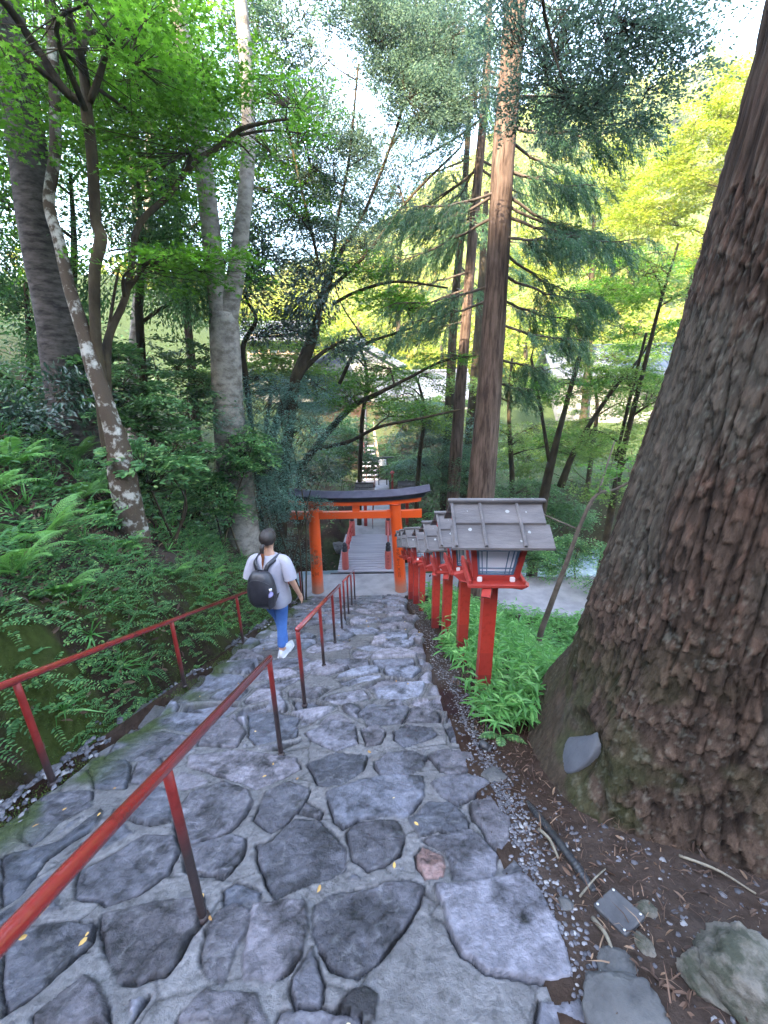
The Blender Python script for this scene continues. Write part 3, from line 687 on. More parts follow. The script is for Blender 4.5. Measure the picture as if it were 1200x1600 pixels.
# ================================================================== FOOTBRIDGE
def bridge():
    t = thing('footbridge', 'wooden footbridge with red posts and black onion caps behind the gate', 'bridge', (-.5, 10.5, 0))
    o = np.array([-.5, 10.5, 0]); y0, y1 = 10.33, 13.12
    yy_ = np.linspace(y0, y1, 22); arch = lambda y: .09 * math.sin(math.pi * (y - y0) / (y1 - y0)) + .03
    d = MB()
    for a, b in zip(yy_[:-1], yy_[1:]):
        m1 = (a + b) / 2; d.bbox((-.5 - o[0], m1 - o[1], arch(m1) - .02), (1.62, (b - a) - .008, .045), .004)
    d.build('deck', M['deck'], t, smooth=False)
    g = MB(); g.box((0, (y0 - o[1]) - .02, -.03), (2.0, .05, .09)); g.build('sill', M['black'], t, smooth=False)
    for s, x in ((-1, -1.1), (1, .1)):
        ends = [(x, 10.52), (x + .03 * (1 if s < 0 else 1), 12.98)]
        rl = MB()
        for z, th in ((.50, .06), (.30, .045), (.12, .045)):
            P = np.array([[x - o[0] + .0 + .03 * tt, y0 + .15 + (y1 - y0 - .3) * tt - o[1], z + arch(y0 + (y1 - y0) * tt) - .03 + .05 * math.sin(math.pi * tt)] for tt in np.linspace(0, 1, 9)])
            for p, q_ in zip(P[:-1], P[1:]):
                dv = q_ - p; L = np.linalg.norm(dv); e = math.atan2(dv[2], dv[1]); rot = np.array([[1, 0, 0], [0, math.cos(e), -math.sin(e)], [0, math.sin(e), math.cos(e)]])
                rl.box((p + q_) / 2, (th * .8, L + .002, th), rot)
        for tt in (.25, .5, .75): rl.box((x - o[0] + .01, y0 + .15 + (y1 - y0 - .3) * tt - o[1], .30), (.04, .05, .40))
        rl.build('railing', M['lanred'], t, smooth=False)
        for (px_, py_) in ends:
            b = MB(); b.lathe([(.092, -.12), (.095, 0), (.092, .55), (.085, .57)], (px_ - o[0], py_ - o[1], 0), 20, [.42, .09, .075]); pb = b.build('bridge_post', M['ver'], t)
            b = MB(); b.lathe([(.0, .565), (.072, .57), (.074, .62), (.062, .63), (.074, .64), (.072, .70), (.05, .715), (.055, .73), (.066, .76), (.06, .79), (.03, .82), (0, .845)], (px_ - o[0], py_ - o[1], 0), 20); b.build('onion_cap', M['black'], pb)
            if s > 0 and py_ < 11:
                f_ = lambda z: (.093, px_ - o[0]); k = vtext('かけはし', 0, .07, f_, 0, .42, 0, pb, 1.2)
                k.location = (0, py_ - o[1], 0)
    return t
bridge()
# centre rail of the far path
rail('handrail', 'thin dark red handrail in the middle of the far path beyond the footbridge', [(-.40, 13.6, .62), (-.42, 20.0, .38)], [(-.40, 13.6, 0, .62), (-.41, 15.7, -.05, .56), (-.42, 17.8, -.15, .46), (-.42, 20.0, -.25, .38)], .017, .014)
# ================================================================== FAR STAIRS
def stairs():
    t = thing('outdoor_stairs', 'open tread stairs with pale nosings climbing at the end of the far path', 'stairs', (-.68, 21.2, -.2)); o = np.array([-.68, 21.2, -.2])
    for i in range(9):
        q = MB(); x = -.66 - .035 * i; y = 21.3 + .27 * i; z = -.14 + .175 * (i + 1) - .2
        q.bbox((x - o[0], y - o[1], z - o[2]), (.86, .26, .04), .005); q.build('tread', M['white'], t, smooth=False)
        q = MB(); q.box((x - o[0], y - o[1] + .05, z - .10 - o[2]), (.85, .03, .14)); q.build('riser', M['metal_dark'], t, smooth=False)
    for s in (-1, 1):
        q = MB(); q.tube([(s * .45 + .02, 0, 0.0), (s * .45 - .28, 2.3, 1.6)], .05, 4); q.build('stringer', M['metal_dark'], t, smooth=False)
    q = MB(); a = np.array([.48, -.05, .12]); b = np.array([.18, 2.5, 1.8])
    for h_ in (.45, .9): q.tube([a + [0, 0, h_], b + [0, 0, h_]], .045, 4)
    for tt in np.linspace(0, 1, 5): c = a * (1 - tt) + b * tt; q.tube([c, c + [0, 0, .93]], .035, 4)
    q.build('timber_rail', M['timber'], t, smooth=False)
    q = MB(); a = np.array([-.22, .0, .05]); b = np.array([-.42, 1.9, 1.35]); q.tube([a + [0, 0, .85], b + [0, 0, .85]], .025, 6)
    for tt in (0, .5, 1): c = a * (1 - tt) + b * tt; q.tube([c, c + [0, 0, .85]], .022, 6)
    q.build('red_rail', M['red'], t)
stairs()
# sign board, red post, stone lantern near the stairs
p = at(598, 745, 20.3)
t = thing('notice_board', 'small white notice board in a black frame beside the far stairs', 'sign', (p[0], 20.3, -.4))
q = MB(); q.bbox((0, 0, 1.35), (.50, .04, .42), .01); q.bbox((-.2, .03, .6), (.05, .05, 1.3), .005); q.bbox((.2, .03, .6), (.05, .05, 1.3), .005); q.bbox((.12, 0, 1.6), (.9, .12, .05), .01); q.build('frame', M['black'], t, smooth=False)
q = MB(); q.bbox((0, -.026, 1.35), (.38, .01, .32), .004); q.build('panel', M['white'], t, smooth=False)
p = at(613, 745, 18.6)
t = thing('marker_post', 'single thin red post with a capped top right of the far path', 'post', (p[0], 18.6, -.3))
q = MB(); q.bbox((0, 0, .5), (.09, .09, 1.15), .008); q.build('shaft', M['lanred'], t, smooth=False)
q = MB(); q.bbox((0, 0, 1.12), (.17, .17, .09), .015); q.lathe([(0, 1.2), (.09, 1.165), (.02, 1.22), (0, 1.23)], n=8); q.build('cap', M['lanred'], t, smooth=False)
p = at(635, 748, 17.2)
t = thing('stone_lantern', 'dark squat stone lantern in the bushes right of the far path', 'lantern', (p[0], 17.2, -.15))
q = MB(); q.lathe([(0, 0), (.2, 0), (.22, .08), (.11, .12), (.10, .45), (.19, .52), (.2, .58), (0, .58)], n=8); q.build('pedestal', M['metal_dark'], t, smooth=False)
q = MB(); q.lathe([(0, .58), (.14, .58), (.14, .78), (0, .78)], n=6); q.build('firebox', M['metal_dark'], t, smooth=False)
q = MB(); q.lathe([(0, .78), (.26, .79), (.24, .83), (.08, .92), (.05, .95), (.06, 1.0), (0, 1.05)], n=8); q.build('cap', M['metal_dark'], t, smooth=False)

# ================================================================== HOUSES ACROSS THE VALLEY
def house(name, label, c, w_, d_, h_, rh, rot, wallm, roofm, win=3, over=.5):
    t = thing(name, label, 'house', c, rot)
    q = MB(); q.box((0, 0, h_ / 2 - .75), (w_, d_, h_ + 1.5)); q.build('wall', wallm, t, smooth=False)
    W, D = w_ / 2 + over, d_ / 2 + over; q = MB()
    for s in (-1, 1):
        V = [(-W, 0, h_ + rh), (W, 0, h_ + rh), (W, s * D, h_ - .15), (-W, s * D, h_ - .15)]; V = V + [(x, y, z - .14) for x, y, z in V]
        q.add(V, np.array([[0, 1, 2, 3], [7, 6, 5, 4], [0, 4, 5, 1], [1, 5, 6, 2], [2, 6, 7, 3], [3, 7, 4, 0]]))
        for k in range(int(W * 2 / .45)):
            x = -W + .2 + k * .45; q.tube([(x, s * .05, h_ + rh + .02), (x, s * D, h_ - .13)], .035, 4)
    for s in (-1, 1): q.add([(s * w_ / 2, -d_ / 2, h_), (s * w_ / 2, d_ / 2, h_), (s * w_ / 2, 0, h_ + rh - .1)], np.array([[0, 1, 2]]))
    q.tube([(-W, 0, h_ + rh + .05), (W, 0, h_ + rh + .05)], .12, 6)
    q.build('roof', roofm, t, smooth=False)
    for i in range(win):
        x = (-.5 + (i + .5) / win) * w_ * .9
        q = MB()
        for (cx, cz, ww, hh) in ((x, h_ * .55, 1.15, .07), (x, h_ * .55 + .95, 1.15, .07)): q.box((cx, -d_ / 2 - .03, cz), (ww, .09, hh))
        for sx in (-.54, 0, .54): q.box((x + sx, -d_ / 2 - .028, h_ * .55 + .475), (.06, .08, .88))
        f_ = q.build('window', M['timber'], t, smooth=False)
        q = MB(); q.box((x, -d_ / 2 - .012, h_ * .55 + .475), (1.02, .02, .88)); q.build('pane', M['pane'], f_, smooth=False)
    return t
p = at(985, 640, 27); house('valley_house', 'long pale house with a blue grey tiled roof behind the trees on the right', (p[0] + .5, 27.5, gz(p[0], 26) - .2), 11, 6, 2.2, 1.5, R(-8), M['wallc'], M['tile'], 4)
p = at(570, 620, 29); house('gabled_house', 'house with a grey gable above the far stairs', (p[0] - .3, 31, gz(p[0], 30) - .2), 4.6, 5, 2.6, 1.5, R(82), M['wallc'], M['tile'], 2)
p = at(660, 640, 27); house('low_house', 'low house with a sunlit pale roof between the far stairs and the cedar trunks', (p[0], 29.0, gz(p[0], 26) - .6), 5.4, 5, 2.0, 1.4, R(4), M['wallc'], M['tile'], 3)
p = at(425, 590, 25); t = house('cream_house', 'cream walled building glimpsed behind the dark glossy tree on the left', (p[0] + .4, 26.5, gz(p[0], 26) + .6), 3.4, 4, 2.0, .8, R(6), M['wallc'], M['tile'], 3)
# utility pole
p = at(570, 640, 22.5)
t = thing('utility_pole', 'pale thin utility pole left of the far stairs', 'pole', (p[0], 22.5, gz(p[0], 22.5)))
q = MB(); q.tube([(0, 0, -.3), (0, 0, 6.2)], [.09, .07], 10); q.build('pole', M['concrete'], t)
q = MB()
for z in (5.3, 5.5, 5.7): q.bbox((.12, 0, z), (.32, .12, .07), .01)
q.build('crossarm', M['metal_dark'], t, smooth=False)
# ================================================================== THE GREAT CEDAR ON THE RIGHT
def big_cedar():
    cx, cy = 1.80, 1.86; zb = -2.75 + CZ
    t = thing('giant_cedar', 'huge cedar trunk with flaking brown bark filling the right side, grey patch in its foot', 'tree', (cx, cy, zb + .4))
    zz = np.concatenate([np.arange(zb, zb + 1.6, .010), np.arange(zb + 1.6, zb + 3.4, .014), np.arange(zb + 3.4, zb + 14, .09)])
    na = 640; th = np.linspace(0, 2 * math.pi, na, endpoint=False)
    TH, Zg = np.meshgrid(th, zz)
    zr = Zg - CZ
    r0 = np.interp(zr, [-2.75, -2.3, -2.05, -1.84, -1.4, -.93, 0, 1.1, 5, 11.5], [1.10, .93, .83, .755, .665, .60, .485, .405, .34, .22])
    low = 1 - S(-2.4, -1.2, zr)
    lob = .10 * low * (np.cos(3 * TH + .9) * .6 + np.cos(5 * TH + 2.2) * .5) + .03 * np.sin(7 * TH + 1) * (1 - S(-2, .5, zr))
    # a shallow buttress fold beside the patched hollow, facing the steps
    tw = TH + .10 * (zr + 2)                                  # furrows wind slightly
    U = tw * .62; Vv = zr
    wv = fbm(U * 3, Vv * 1.2, 3, 11) - .5
    f1, f2, cid, pcy = voro(U / .026 + wv * 2.2 + (fbm(U * 30, Vv * 30, 3, 15) - .5) * .5, Vv / .060 + fbm(U * 9, Vv * 2, 2, 14) * 2.5 + (fbm(U * 35, Vv * 25, 3, 16) - .5) * .6, 3, .98, True)
    g1, g2, gid = voro(U / .062 + wv * 2.0, Vv / .62 + wv + fbm(U * 5, Vv, 2, 44), 8, .9)
    fur = np.exp(-((g2 - g1) / .09) ** 2) * S(.2, .5, fbm(U * 6, Vv * 3, 3, 18)); plate = np.exp(-((f2 - f1) / .08) ** 2) * (fbm(U * 14, Vv * 8, 3, 17) > .47)
    vq = Vv / .060 + fbm(U * 9, Vv * 2, 2, 14) * 2.5 + (fbm(U * 35, Vv * 25, 3, 16) - .5) * .6
    lift = np.clip(pcy - vq + .45, 0, 1.1) * .0075 * (.3 + cid) + S(.35, .65, cid) * .003 + (gid - .5) * .004
    small = (fbm(U * 40, Vv * 14, 4, 19) - .5) * .012
    foot = 1 - S(-2.25, -1.75, zr + .2 * np.sin(TH * 2))
    wr = (np.abs(fbm(U * 7, Vv * 14 + U * 9, 4, 29) - .5)) * -.045 * foot      # horizontal wrinkles round the foot
    disp = -.013 * fur * (1 - .5 * foot) - .004 * plate * (1 - foot) + lift * (1 - foot) + small + wr + .02 * (fbm(U * 2, Vv * 2, 3, 4) - .5)
    Rr = r0 + lob + disp
    # hollow with the resin patch: direction of pixel (900,1175)
    d = ray(900, 1180); hd = np.array([d[0], d[1]]); 
    # intersection of the view ray with the trunk
    tt = np.linspace(1.2, 3.2, 4000); P = d[None] * tt[:, None]
    rad = np.hypot(P[:, 0] - cx, P[:, 1] - cy); rt = np.interp(P[:, 2], [-2.75, -2.3, -2.05, -1.84, -1.4, -.93], [1.10, .93, .83, .755, .665, .60])
    k = np.argmax(rad < rt + .04); hp = P[k]; ha = math.atan2(hp[1] - cy, hp[0] - cx) % (2 * math.pi); hz = hp[2]
    da = (TH - ha + math.pi) % (2 * math.pi) - math.pi; uu = da * .8; vv = zr - hz
    el = (uu / .185) ** 2 + ((vv - .01) / .16) ** 2
    hole = np.exp(-el ** 1.5 * .8); Rr = Rr - .062 * hole + .03 * np.exp(-((np.sqrt(el) - 1.3) / .3) ** 2) * S(-.1, .05, vv)
    C = np.array([.074, .050, .037]) * (1 + (cid[..., None] - .5) * 1.1) * (.8 + .5 * np.clip(pcy - vq + .45, 0, 1))[..., None]
    redm = (.35 * S(.72, .9, cid) * S(-1.8, -.8, zr))[..., None]; C = C * (1 - redm) + np.array([.13, .065, .045]) * redm
    gr = S(.45, .62, fbm(U * 2.5, Vv * 1.5, 3, 51))[..., None]; C = C * (1 - .55 * gr) + np.array([.105, .095, .075]) * .55 * gr
    C = C * (1 - .6 * np.clip(fur + .5 * plate * (1 - foot), 0, 1))[..., None]
    C = C * (1 - .0 * foot[..., None])
    fc = foot[..., None] * .8; C = C * (1 - fc) + np.array([.075, .058, .040]) * fc
    ms = (S(.50, .62, fbm(U * 4, Vv * 4, 4, 61)) * (1 - S(-2.0, -.9, zr)) * S(.2, 1.0, np.cos(TH - 3.3)))[..., None]; C = C * (1 - .6 * ms) + np.array([.045, .055, .02]) * .6 * ms
    li = ((fbm(U * 60, Vv * 60, 3, 71) > .68) & (fbm(U * 3, Vv * 3, 2, 72) > .52))[..., None] * .15; C = C * (1 - li) + np.array([.35, .36, .30]) * li
    X = Rr * np.cos(TH); Yg = Rr * np.sin(TH)
    q = MB(); n = na; m_ = len(zz)
    i = np.arange(m_ - 1)[:, None] * n; j = np.arange(n)[None]; kk = (j + 1) % n
    Q = np.stack([i + j, i + kk, i + n + kk, i + n + j], -1).reshape(-1, 4)
    q.add(np.stack([X, Yg, Zg - (zb + .4)], -1), Q, np.clip(C, .008, 1).reshape(-1, 3))
    tk = q.build('trunk', M['bark_big'], t)
    # resin patch filling the hollow
    OUT = [(863, 1163), (870, 1152), (884, 1148), (905, 1150), (924, 1147), (937, 1141), (938, 1158), (933, 1176), (922, 1192), (908, 1204), (892, 1213), (877, 1210), (867, 1198), (862, 1180)]
    def hit(px, py):
        d = ray(px, py); tt = np.linspace(1.2, 3.6, 1600); P = d[None] * tt[:, None]; a = np.arctan2(P[:, 1] - cy, P[:, 0] - cx)
        rt = np.interp(P[:, 2], [-2.75, -2.3, -2.05, -1.84, -1.4, -.93], [1.10, .93, .83, .755, .665, .60]); lw = 1 - S(-2.4, -1.2, P[:, 2])
        rt = rt + .10 * lw * (np.cos(3 * a + .9) * .6 + np.cos(5 * a + 2.2) * .5) + .03 * np.sin(7 * a + 1) - .034
        k = np.argmax(np.hypot(P[:, 0] - cx, P[:, 1] - cy) < rt); return P[k]
    OUT = spline(np.array(OUT + [OUT[0]], float), 57)[:-1]; cen = OUT.mean(0); ns = len(OUT); V = []
    for fr in np.linspace(0, 1, 9):
        for o_ in OUT:
            p = hit(*(cen + (o_ - cen) * fr)); rd = np.array([p[0] - cx, p[1] - cy]); rd /= np.linalg.norm(rd)
            e = .010 * (1 - fr ** 4) - .03 * (fr > .99); V.append([p[0] - cx + rd[0] * e, p[1] - cy + rd[1] * e, p[2] + CZ - (zb + .4)])
    q = MB(); fs = [[ir * ns + ia, ir * ns + (ia + 1) % ns, (ir + 1) * ns + (ia + 1) % ns, (ir + 1) * ns + ia] for ir in range(8) for ia in range(ns)]
    q.add(V, np.array(fs)); q.build('cavity_patch', M['patch'], t)
    return t
big_cedar()
# ================================================================== LEAF TOOLS
def unit(v): return v / (np.linalg.norm(v, axis=-1, keepdims=True) + 1e-9)
TPL = {
 'rhomb': (np.array([(0, 0, 0), (.45, .5, .06), (1, 0, 0), (.45, -.5, .06)]), [np.array([[0, 3, 2, 1]])]),
 'oval': (np.array([(0, 0, 0), (.25, .42, .05), (.65, .42, .05), (1, 0, -.06), (.65, -.42, .05), (.25, -.42, .05)]), [np.array([[0, 3, 2, 1], [0, 5, 4, 3]])]),
 'lance': (np.array([(0, 0, 0), (.3, .5, .06), (.65, .33, .02), (1, 0, -.14), (.65, -.33, .02), (.3, -.5, .06), (.5, 0, -.03)]), [np.array([[0, 6, 2, 1], [6, 3, 2, 2], [0, 5, 4, 6], [6, 4, 3, 3]])]),
 'star': (np.array([(0, 0, 0), (.10, .42, 0), (.28, .16, .02), (.68, .52, 0), (.52, .13, .02), (1, 0, 0), (.52, -.13, .02), (.68, -.52, 0), (.28, -.16, .02), (.10, -.42, 0)]), [np.arange(10)[None, ::-1]]),
 'needle': (np.array([(0, -.5, 0), (0, .5, 0), (1, 0, 0)]), [np.array([[0, 2, 1]])]),
 'blade': (np.array([(0, -.5, 0), (0, .5, 0), (.5, .45, .10), (.5, -.45, .10), (1, 0, -.12)]), [np.array([[0, 3, 2, 1]]), np.array([[3, 4, 2]])]),
}
TPL['lance'] = (TPL['lance'][0], [np.array([[0, 6, 2, 1], [0, 5, 4, 6]]), np.array([[6, 3, 2], [6, 4, 3]])])
def put_leaves(mb, C, D, N, L, Wd, shape):
    T, Fs = TPL[shape]; C = np.asarray(C, float); n = len(C)
    if n == 0: return
    D = unit(D); N = unit(N - D * np.sum(N * D, -1, keepdims=True)); Sd = np.cross(N, D)
    L = np.broadcast_to(L, (n,)); Wd = np.broadcast_to(Wd, (n,))
    V = C[:, None] + L[:, None, None] * (T[None, :, 0:1] * D[:, None] + T[None, :, 2:3] * N[:, None]) + Wd[:, None, None] * T[None, :, 1:2] * Sd[:, None]
    off = (np.arange(n) * len(T))[:, None, None]
    mb.add(V.reshape(-1, 3), [(f[None] + off).reshape(-1, f.shape[1]) for f in Fs])
def rdir(n): return unit(rng.normal(size=(n, 3)))
def spray(mb, C, out, r, n, style, ls):
    """leafy sprays at centres C (k,3), pointing along out (k,3)"""
    k = len(C)
    if k == 0: return
    C = np.repeat(C, n, 0); out = unit(np.repeat(out, n, 0)); m_ = len(C); r = np.repeat(np.broadcast_to(r, (k,)), n)
    if style in ('maple', 'star', 'fine', 'flat'):
        # a loose, nearly level fan
        tilt = np.repeat(rng.normal(0, .22, (k, 2)), n, 0)
        if style == 'fine': tilt = tilt * 2.2
        Nn = unit(np.c_[tilt, np.ones(m_)]); h = unit(np.cross(Nn, np.cross(out, Nn)))
        sd = np.cross(Nn, h)
        a = rng.uniform(0, 1, m_) ** .8; b = rng.normal(0, .36, m_) * (1.15 - a * .6)
        P = C + r[:, None] * ((a - .4)[:, None] * 1.5 * h + b[:, None] * sd) + Nn * rng.normal(0, .06, m_)[:, None] * r[:, None] - np.array([0, 0, 1]) * (a ** 2 * r * .25)[:, None]
        D = unit(h + sd * rng.normal(0, .8, m_)[:, None] + rng.normal(0, .25, (m_, 3)))
        NN = Nn + rng.normal(0, .35 if style != 'fine' else .7, (m_, 3))
        L = ls * rng.uniform(.7, 1.25, m_)
        shp = {'maple': 'rhomb', 'star': 'star', 'fine': 'rhomb', 'flat': 'oval'}[style]
        put_leaves(mb, P, D, NN, L, L * {'maple': .72, 'star': 1.0, 'fine': .55, 'flat': .55}[style], shp)
    elif style == 'gloss' or style == 'broad':
        q = rdir(m_) * (rng.random(m_) ** .5)[:, None] * r[:, None]; P = C + q * [1, 1, .75]
        D = unit(q + out * .4 + rng.normal(0, .5, (m_, 3)) * r[:, None] + [0, 0, -.12]); NN = np.array([0, 0, 1.]) + rng.normal(0, .55, (m_, 3))
        L = ls * rng.uniform(.65, 1.25, m_); put_leaves(mb, P, D, NN, L, L * (.42 if style == 'gloss' else .38), 'oval')
    elif style == 'cedar':
        # hanging plume: needles round a drooping axis
        a = rng.uniform(0, 1, m_); ax = unit(out + np.array([0, 0, -.55])); dr = a ** 2 * .55
        P = C + ax * (a * r * 1.7)[:, None] + np.array([0, 0, -1]) * (dr * r)[:, None] + rng.normal(0, .10, (m_, 3)) * r[:, None] * (1 - .5 * a[:, None])
        D = unit(ax + rdir(m_) * .75 + [0, 0, -.35]); put_leaves(mb, P, D, rdir(m_), ls * rng.uniform(.6, 1.3, m_), ls * .17, 'needle')
    elif style == 'yew':
        a = rng.uniform(-.5, 1, m_); Nn = unit(np.array([0, 0, 1.]) + np.repeat(rng.normal(0, .3, (k, 3)), n, 0)); h = unit(np.cross(Nn, np.cross(out, Nn))); sd = np.cross(Nn, h)
        b = rng.normal(0, .30, m_); P = C + r[:, None] * (a[:, None] * h + b[:, None] * sd) + Nn * (rng.normal(0, .08, m_) * r)[:, None] - np.array([0, 0, 1]) * (np.clip(a, 0, 1) ** 2 * r * .3)[:, None]
        D = unit(h * .8 + sd * (np.sign(rng.normal(size=m_)) * .9)[:, None] + rng.normal(0, .2, (m_, 3))); put_leaves(mb, P, D, Nn + rng.normal(0, .4, (m_, 3)), ls * rng.uniform(.7, 1.3, m_), ls * .30, 'rhomb')
def clump_points(c, rad, k, hollow=.35):
    """points in an ellipsoid, kept where a noise says foliage is"""
    out = []
    thr = .46
    while len(out) < k:
        p = rdir(k * 2) * (hollow + (1 - hollow) * rng.random(k * 2)[:, None] ** .45)
        w_ = c + p * rad; keep = fbm(w_[:, 0] * .9 + w_[:, 2] * .7, w_[:, 1] * .9 - w_[:, 2] * .5, 2, 5) > thr; thr -= .05
        out += list(w_[keep])
    return np.array(out[:k])
def px_poly(poly, n=None):
    """trunk poly [(px,py,Y,width_px)] -> points, radii"""
    P = []; Rd = []
    for (px, py, Y, wpx) in poly:
        p = at(px, py, Y); P.append(p); dep = (p - [0, 0, CZ]) @ AX_F; Rd.append(wpx / 2 * dep / F)
    P = np.array(P); Rd = np.array(Rd); n = n or len(P) * 5
    Q = spline(np.c_[P, Rd], n); return Q[:, :3], np.clip(Q[:, 3], .003, 9)
def to_ground(P, Rd, flare=1.25):
    b = P[-1]; d = P[-1] - P[-2] if len(P) > 1 else np.array([0, 0, -1]); z = gz(b[0], b[1]) - .25
    if b[2] > z + .1:
        k = max(2, int((b[2] - z) / .25)); tt = np.linspace(0, 1, k + 1)[1:]
        lean = np.clip(d[:2] / (abs(d[2]) + 1e-3), -.4, .4) * .6
        E = np.array([[b[0] + lean[0] * (b[2] - z) * t_ * (1 - .4 * t_), b[1] + lean[1] * (b[2] - z) * t_ * (1 - .4 * t_), b[2] + (z - b[2]) * t_] for t_ in tt])
        P = np.vstack([P, E]); Rd = np.r_[Rd, Rd[-1] * (1 + (flare - 1) * tt ** 2)]
    return P, Rd
def tree(name, label, cat, stems, clumps, bark, leaf, group=None, style='maple', ls=.05, nl=70, sr=.45, limb=.035, sides=12, twigs=True, ground_stems=1, noise=.10, ext=None, crown='crown', llen=3.5):
    """stems: pixel polylines, first ones reach the ground; clumps: (px,py,Y,rx,ry,rz,k)"""
    ST = []
    for i, s in enumerate(stems):
        P, Rd = px_poly(s)
        if i < ground_stems: P, Rd = to_ground(P, Rd)
        ST.append((P, Rd))
    if ST: base = ST[0][0][-1].copy()
    else: c = clumps[0]; b = at(c[0], c[1], c[2]); base = np.array([b[0], b[1], gz(b[0], b[1])]); ST = []
    t = thing(name, label, cat, base, group=group)
    if not ST:                                                   # bushes: a few short stems out of the ground
        for q in range(3):
            c = clumps[min(q, len(clumps) - 1)]; e = at(c[0], c[1], c[2]) + rng.normal(0, .1, 3); b = base + [rng.normal(0, .12), rng.normal(0, .12), -.1]
            P = spline(np.array([e, (e + b) / 2 + rng.normal(0, .12, 3), b]), 9); ST.append((P, np.linspace(limb * .4, limb, 9)))
    q = MB()
    for i, (P, Rd) in enumerate(ST): q.tube(P - base, Rd, sides if Rd.max() > .03 else 6, noise=noise, seed=i * 7 + int(abs(base[0]) * 10))
    allP = np.vstack([s[0] for s in ST]); allR = np.concatenate([s[1] for s in ST])
    lm = q; lf = MB(); NB = [allP]; NR = [allR]
    for (px, py, Y, rx, ry, rz_, k) in clumps:
        c = at(px, py, Y); rad = np.array([rx, ry, rz_]); pts = clump_points(c, rad, k)
        if not stems: pts = pts[pts[:, 2] > ground_rel(pts[:, 0], pts[:, 1]) + CZ - .05]
        if len(pts) == 0: continue
        # limbs from the nearest stem into the clump, twigs from limbs to sprays
        nl_ = max(1, min(7, k // 22)); heads = pts[rng.choice(len(pts), min(nl_, len(pts)), replace=False)]
        nodes = []
        for h in heads:
            nb = np.vstack(NB); nr = np.concatenate(NR)
            d = np.linalg.norm(nb - h, axis=1) + 1.2 * np.clip(nb[:, 2] - h[2] + .3, 0, 9); j = int(np.argmin(d)); a = nb[j]
            mid = (a + h) / 2 + rng.normal(0, .08, 3) * np.linalg.norm(h - a) + [0, 0, .12 * np.linalg.norm(h - a)]
            P = spline(np.array([a, mid, h]), 9); r0 = max(.004, min(limb, nr[j] * .7))
            lm.tube(P - base, np.linspace(r0, r0 * .25, 9), 6, noise=.1); nodes.append(P[3:]); NB.append(P[3:]); NR.append(np.linspace(r0, r0 * .25, 9)[3:])
        nodes = np.vstack(nodes)
        d2 = ((pts[:, None] - nodes[None]) ** 2).sum(-1); jn = d2.argmin(1)
        if twigs:
            sel = np.arange(len(pts)) if len(pts) < 140 else rng.choice(len(pts), 140, replace=False)
            for i in sel:
                a = nodes[jn[i]]; b = pts[i]; Ld = np.linalg.norm(b - a)
                if Ld < .12 or Ld > 2.2: continue
                m_ = (a + b) / 2 + rng.normal(0, .07, 3) * Ld + [0, 0, .06 * Ld]
                lm.tube(np.array([a, m_, b]) - base, [.007, .005, .0025], 3, cap=False)
        outv = unit(pts - nodes[jn] + rng.normal(0, .08, pts.shape)); outv = np.where(np.isfinite(outv), outv, 1.0)
        spray(lf, pts - base, outv, sr * rng.uniform(.7, 1.25, len(pts)), nl, style, ls)
    q.build('trunk' if stems else 'stem', bark, t)
    lf.build(crown, leaf, t, smooth=False)
    return t
# ================================================================== TREES
Br = M['bark_brown']; Dk = M['bark_dark']
# --- left group
tree('cherry_tree', 'thick dark leaning trunk with banded bark at the far left edge', 'tree', [[(-30, -120, 6.6, 44), (8, 20, 6.6, 46), (38, 200, 6.6, 50), (62, 370, 6.7, 52), (88, 500, 6.8, 54), (103, 600, 6.9, 58)]],
     [(60, -60, 7.2, 2.2, 1.5, 1.2, 90), (-40, 120, 6.4, 1.2, 1.2, 1.2, 50)], M['bark_cherry'], M['maple'], style='maple', ls=.055, nl=80, sr=.5, sides=24)
tree('lichen_tree', 'slim crooked trunk blotched with white lichen rising from the fern bank', 'tree',
     [[(76, -60, 6.4, 14), (79, 20, 6.3, 14.8), (85, 142, 6.1, 14.8), (86, 240, 5.9, 14.8), (77, 317, 5.7, 15.6), (93, 378, 5.6, 15.6), (108, 447, 5.5, 16.4), (128, 510, 5.4, 18.7), (146, 575, 5.3, 21.8), (168, 640, 5.2, 25), (186, 700, 5.15, 31.2), (192, 745, 5.1, 39)]],
     [(110, 60, 6.6, 1.4, 1.2, 1.0, 60)], M['bark_spot'], M['maple'], ls=.05, nl=80, sr=.45, sides=18, noise=.2)
tree('maple_tree', 'dark forked maple with bare black limbs spreading at upper left', 'tree',
     [[(134, 163, 5.5, 17.2), (144, 244, 5.5, 16.4), (150, 345, 5.5, 15.6), (158, 372, 5.5, 17.2), (148, 427, 5.45, 15.6), (150, 528, 5.4, 16.4), (158, 600, 5.4, 19.5), (170, 680, 5.4, 25)],
      [(-30, -30, 4.9, 9.4), (12, 10, 5.1, 10.9), (60, 80, 5.3, 12.5), (100, 140, 5.4, 13.3), (134, 165, 5.5, 14)],
      [(105, -40, 5.2, 9.4), (108, 30, 5.3, 10.9), (122, 75, 5.4, 13.3), (132, 120, 5.5, 14), (136, 170, 5.5, 14)],
      [(142, -40, 5.9, 7), (138, 40, 5.8, 8.6), (128, 80, 5.6, 9.4)],
      [(174, -40, 5.4, 6.2), (168, 60, 5.4, 7.8), (158, 110, 5.5, 9.4), (140, 160, 5.5, 10.1)]],
     [(70, 60, 5.2, 1.3, 1.0, .8, 90), (190, 70, 6.0, 1.1, 1.0, .9, 90), (40, 200, 7.8, 1.1, .9, .8, 60), (215, 160, 6.8, .8, .9, .7, 50)], Dk, M['maple'], style='star', ls=.062, nl=46, sr=.42, sides=14, noise=.12)
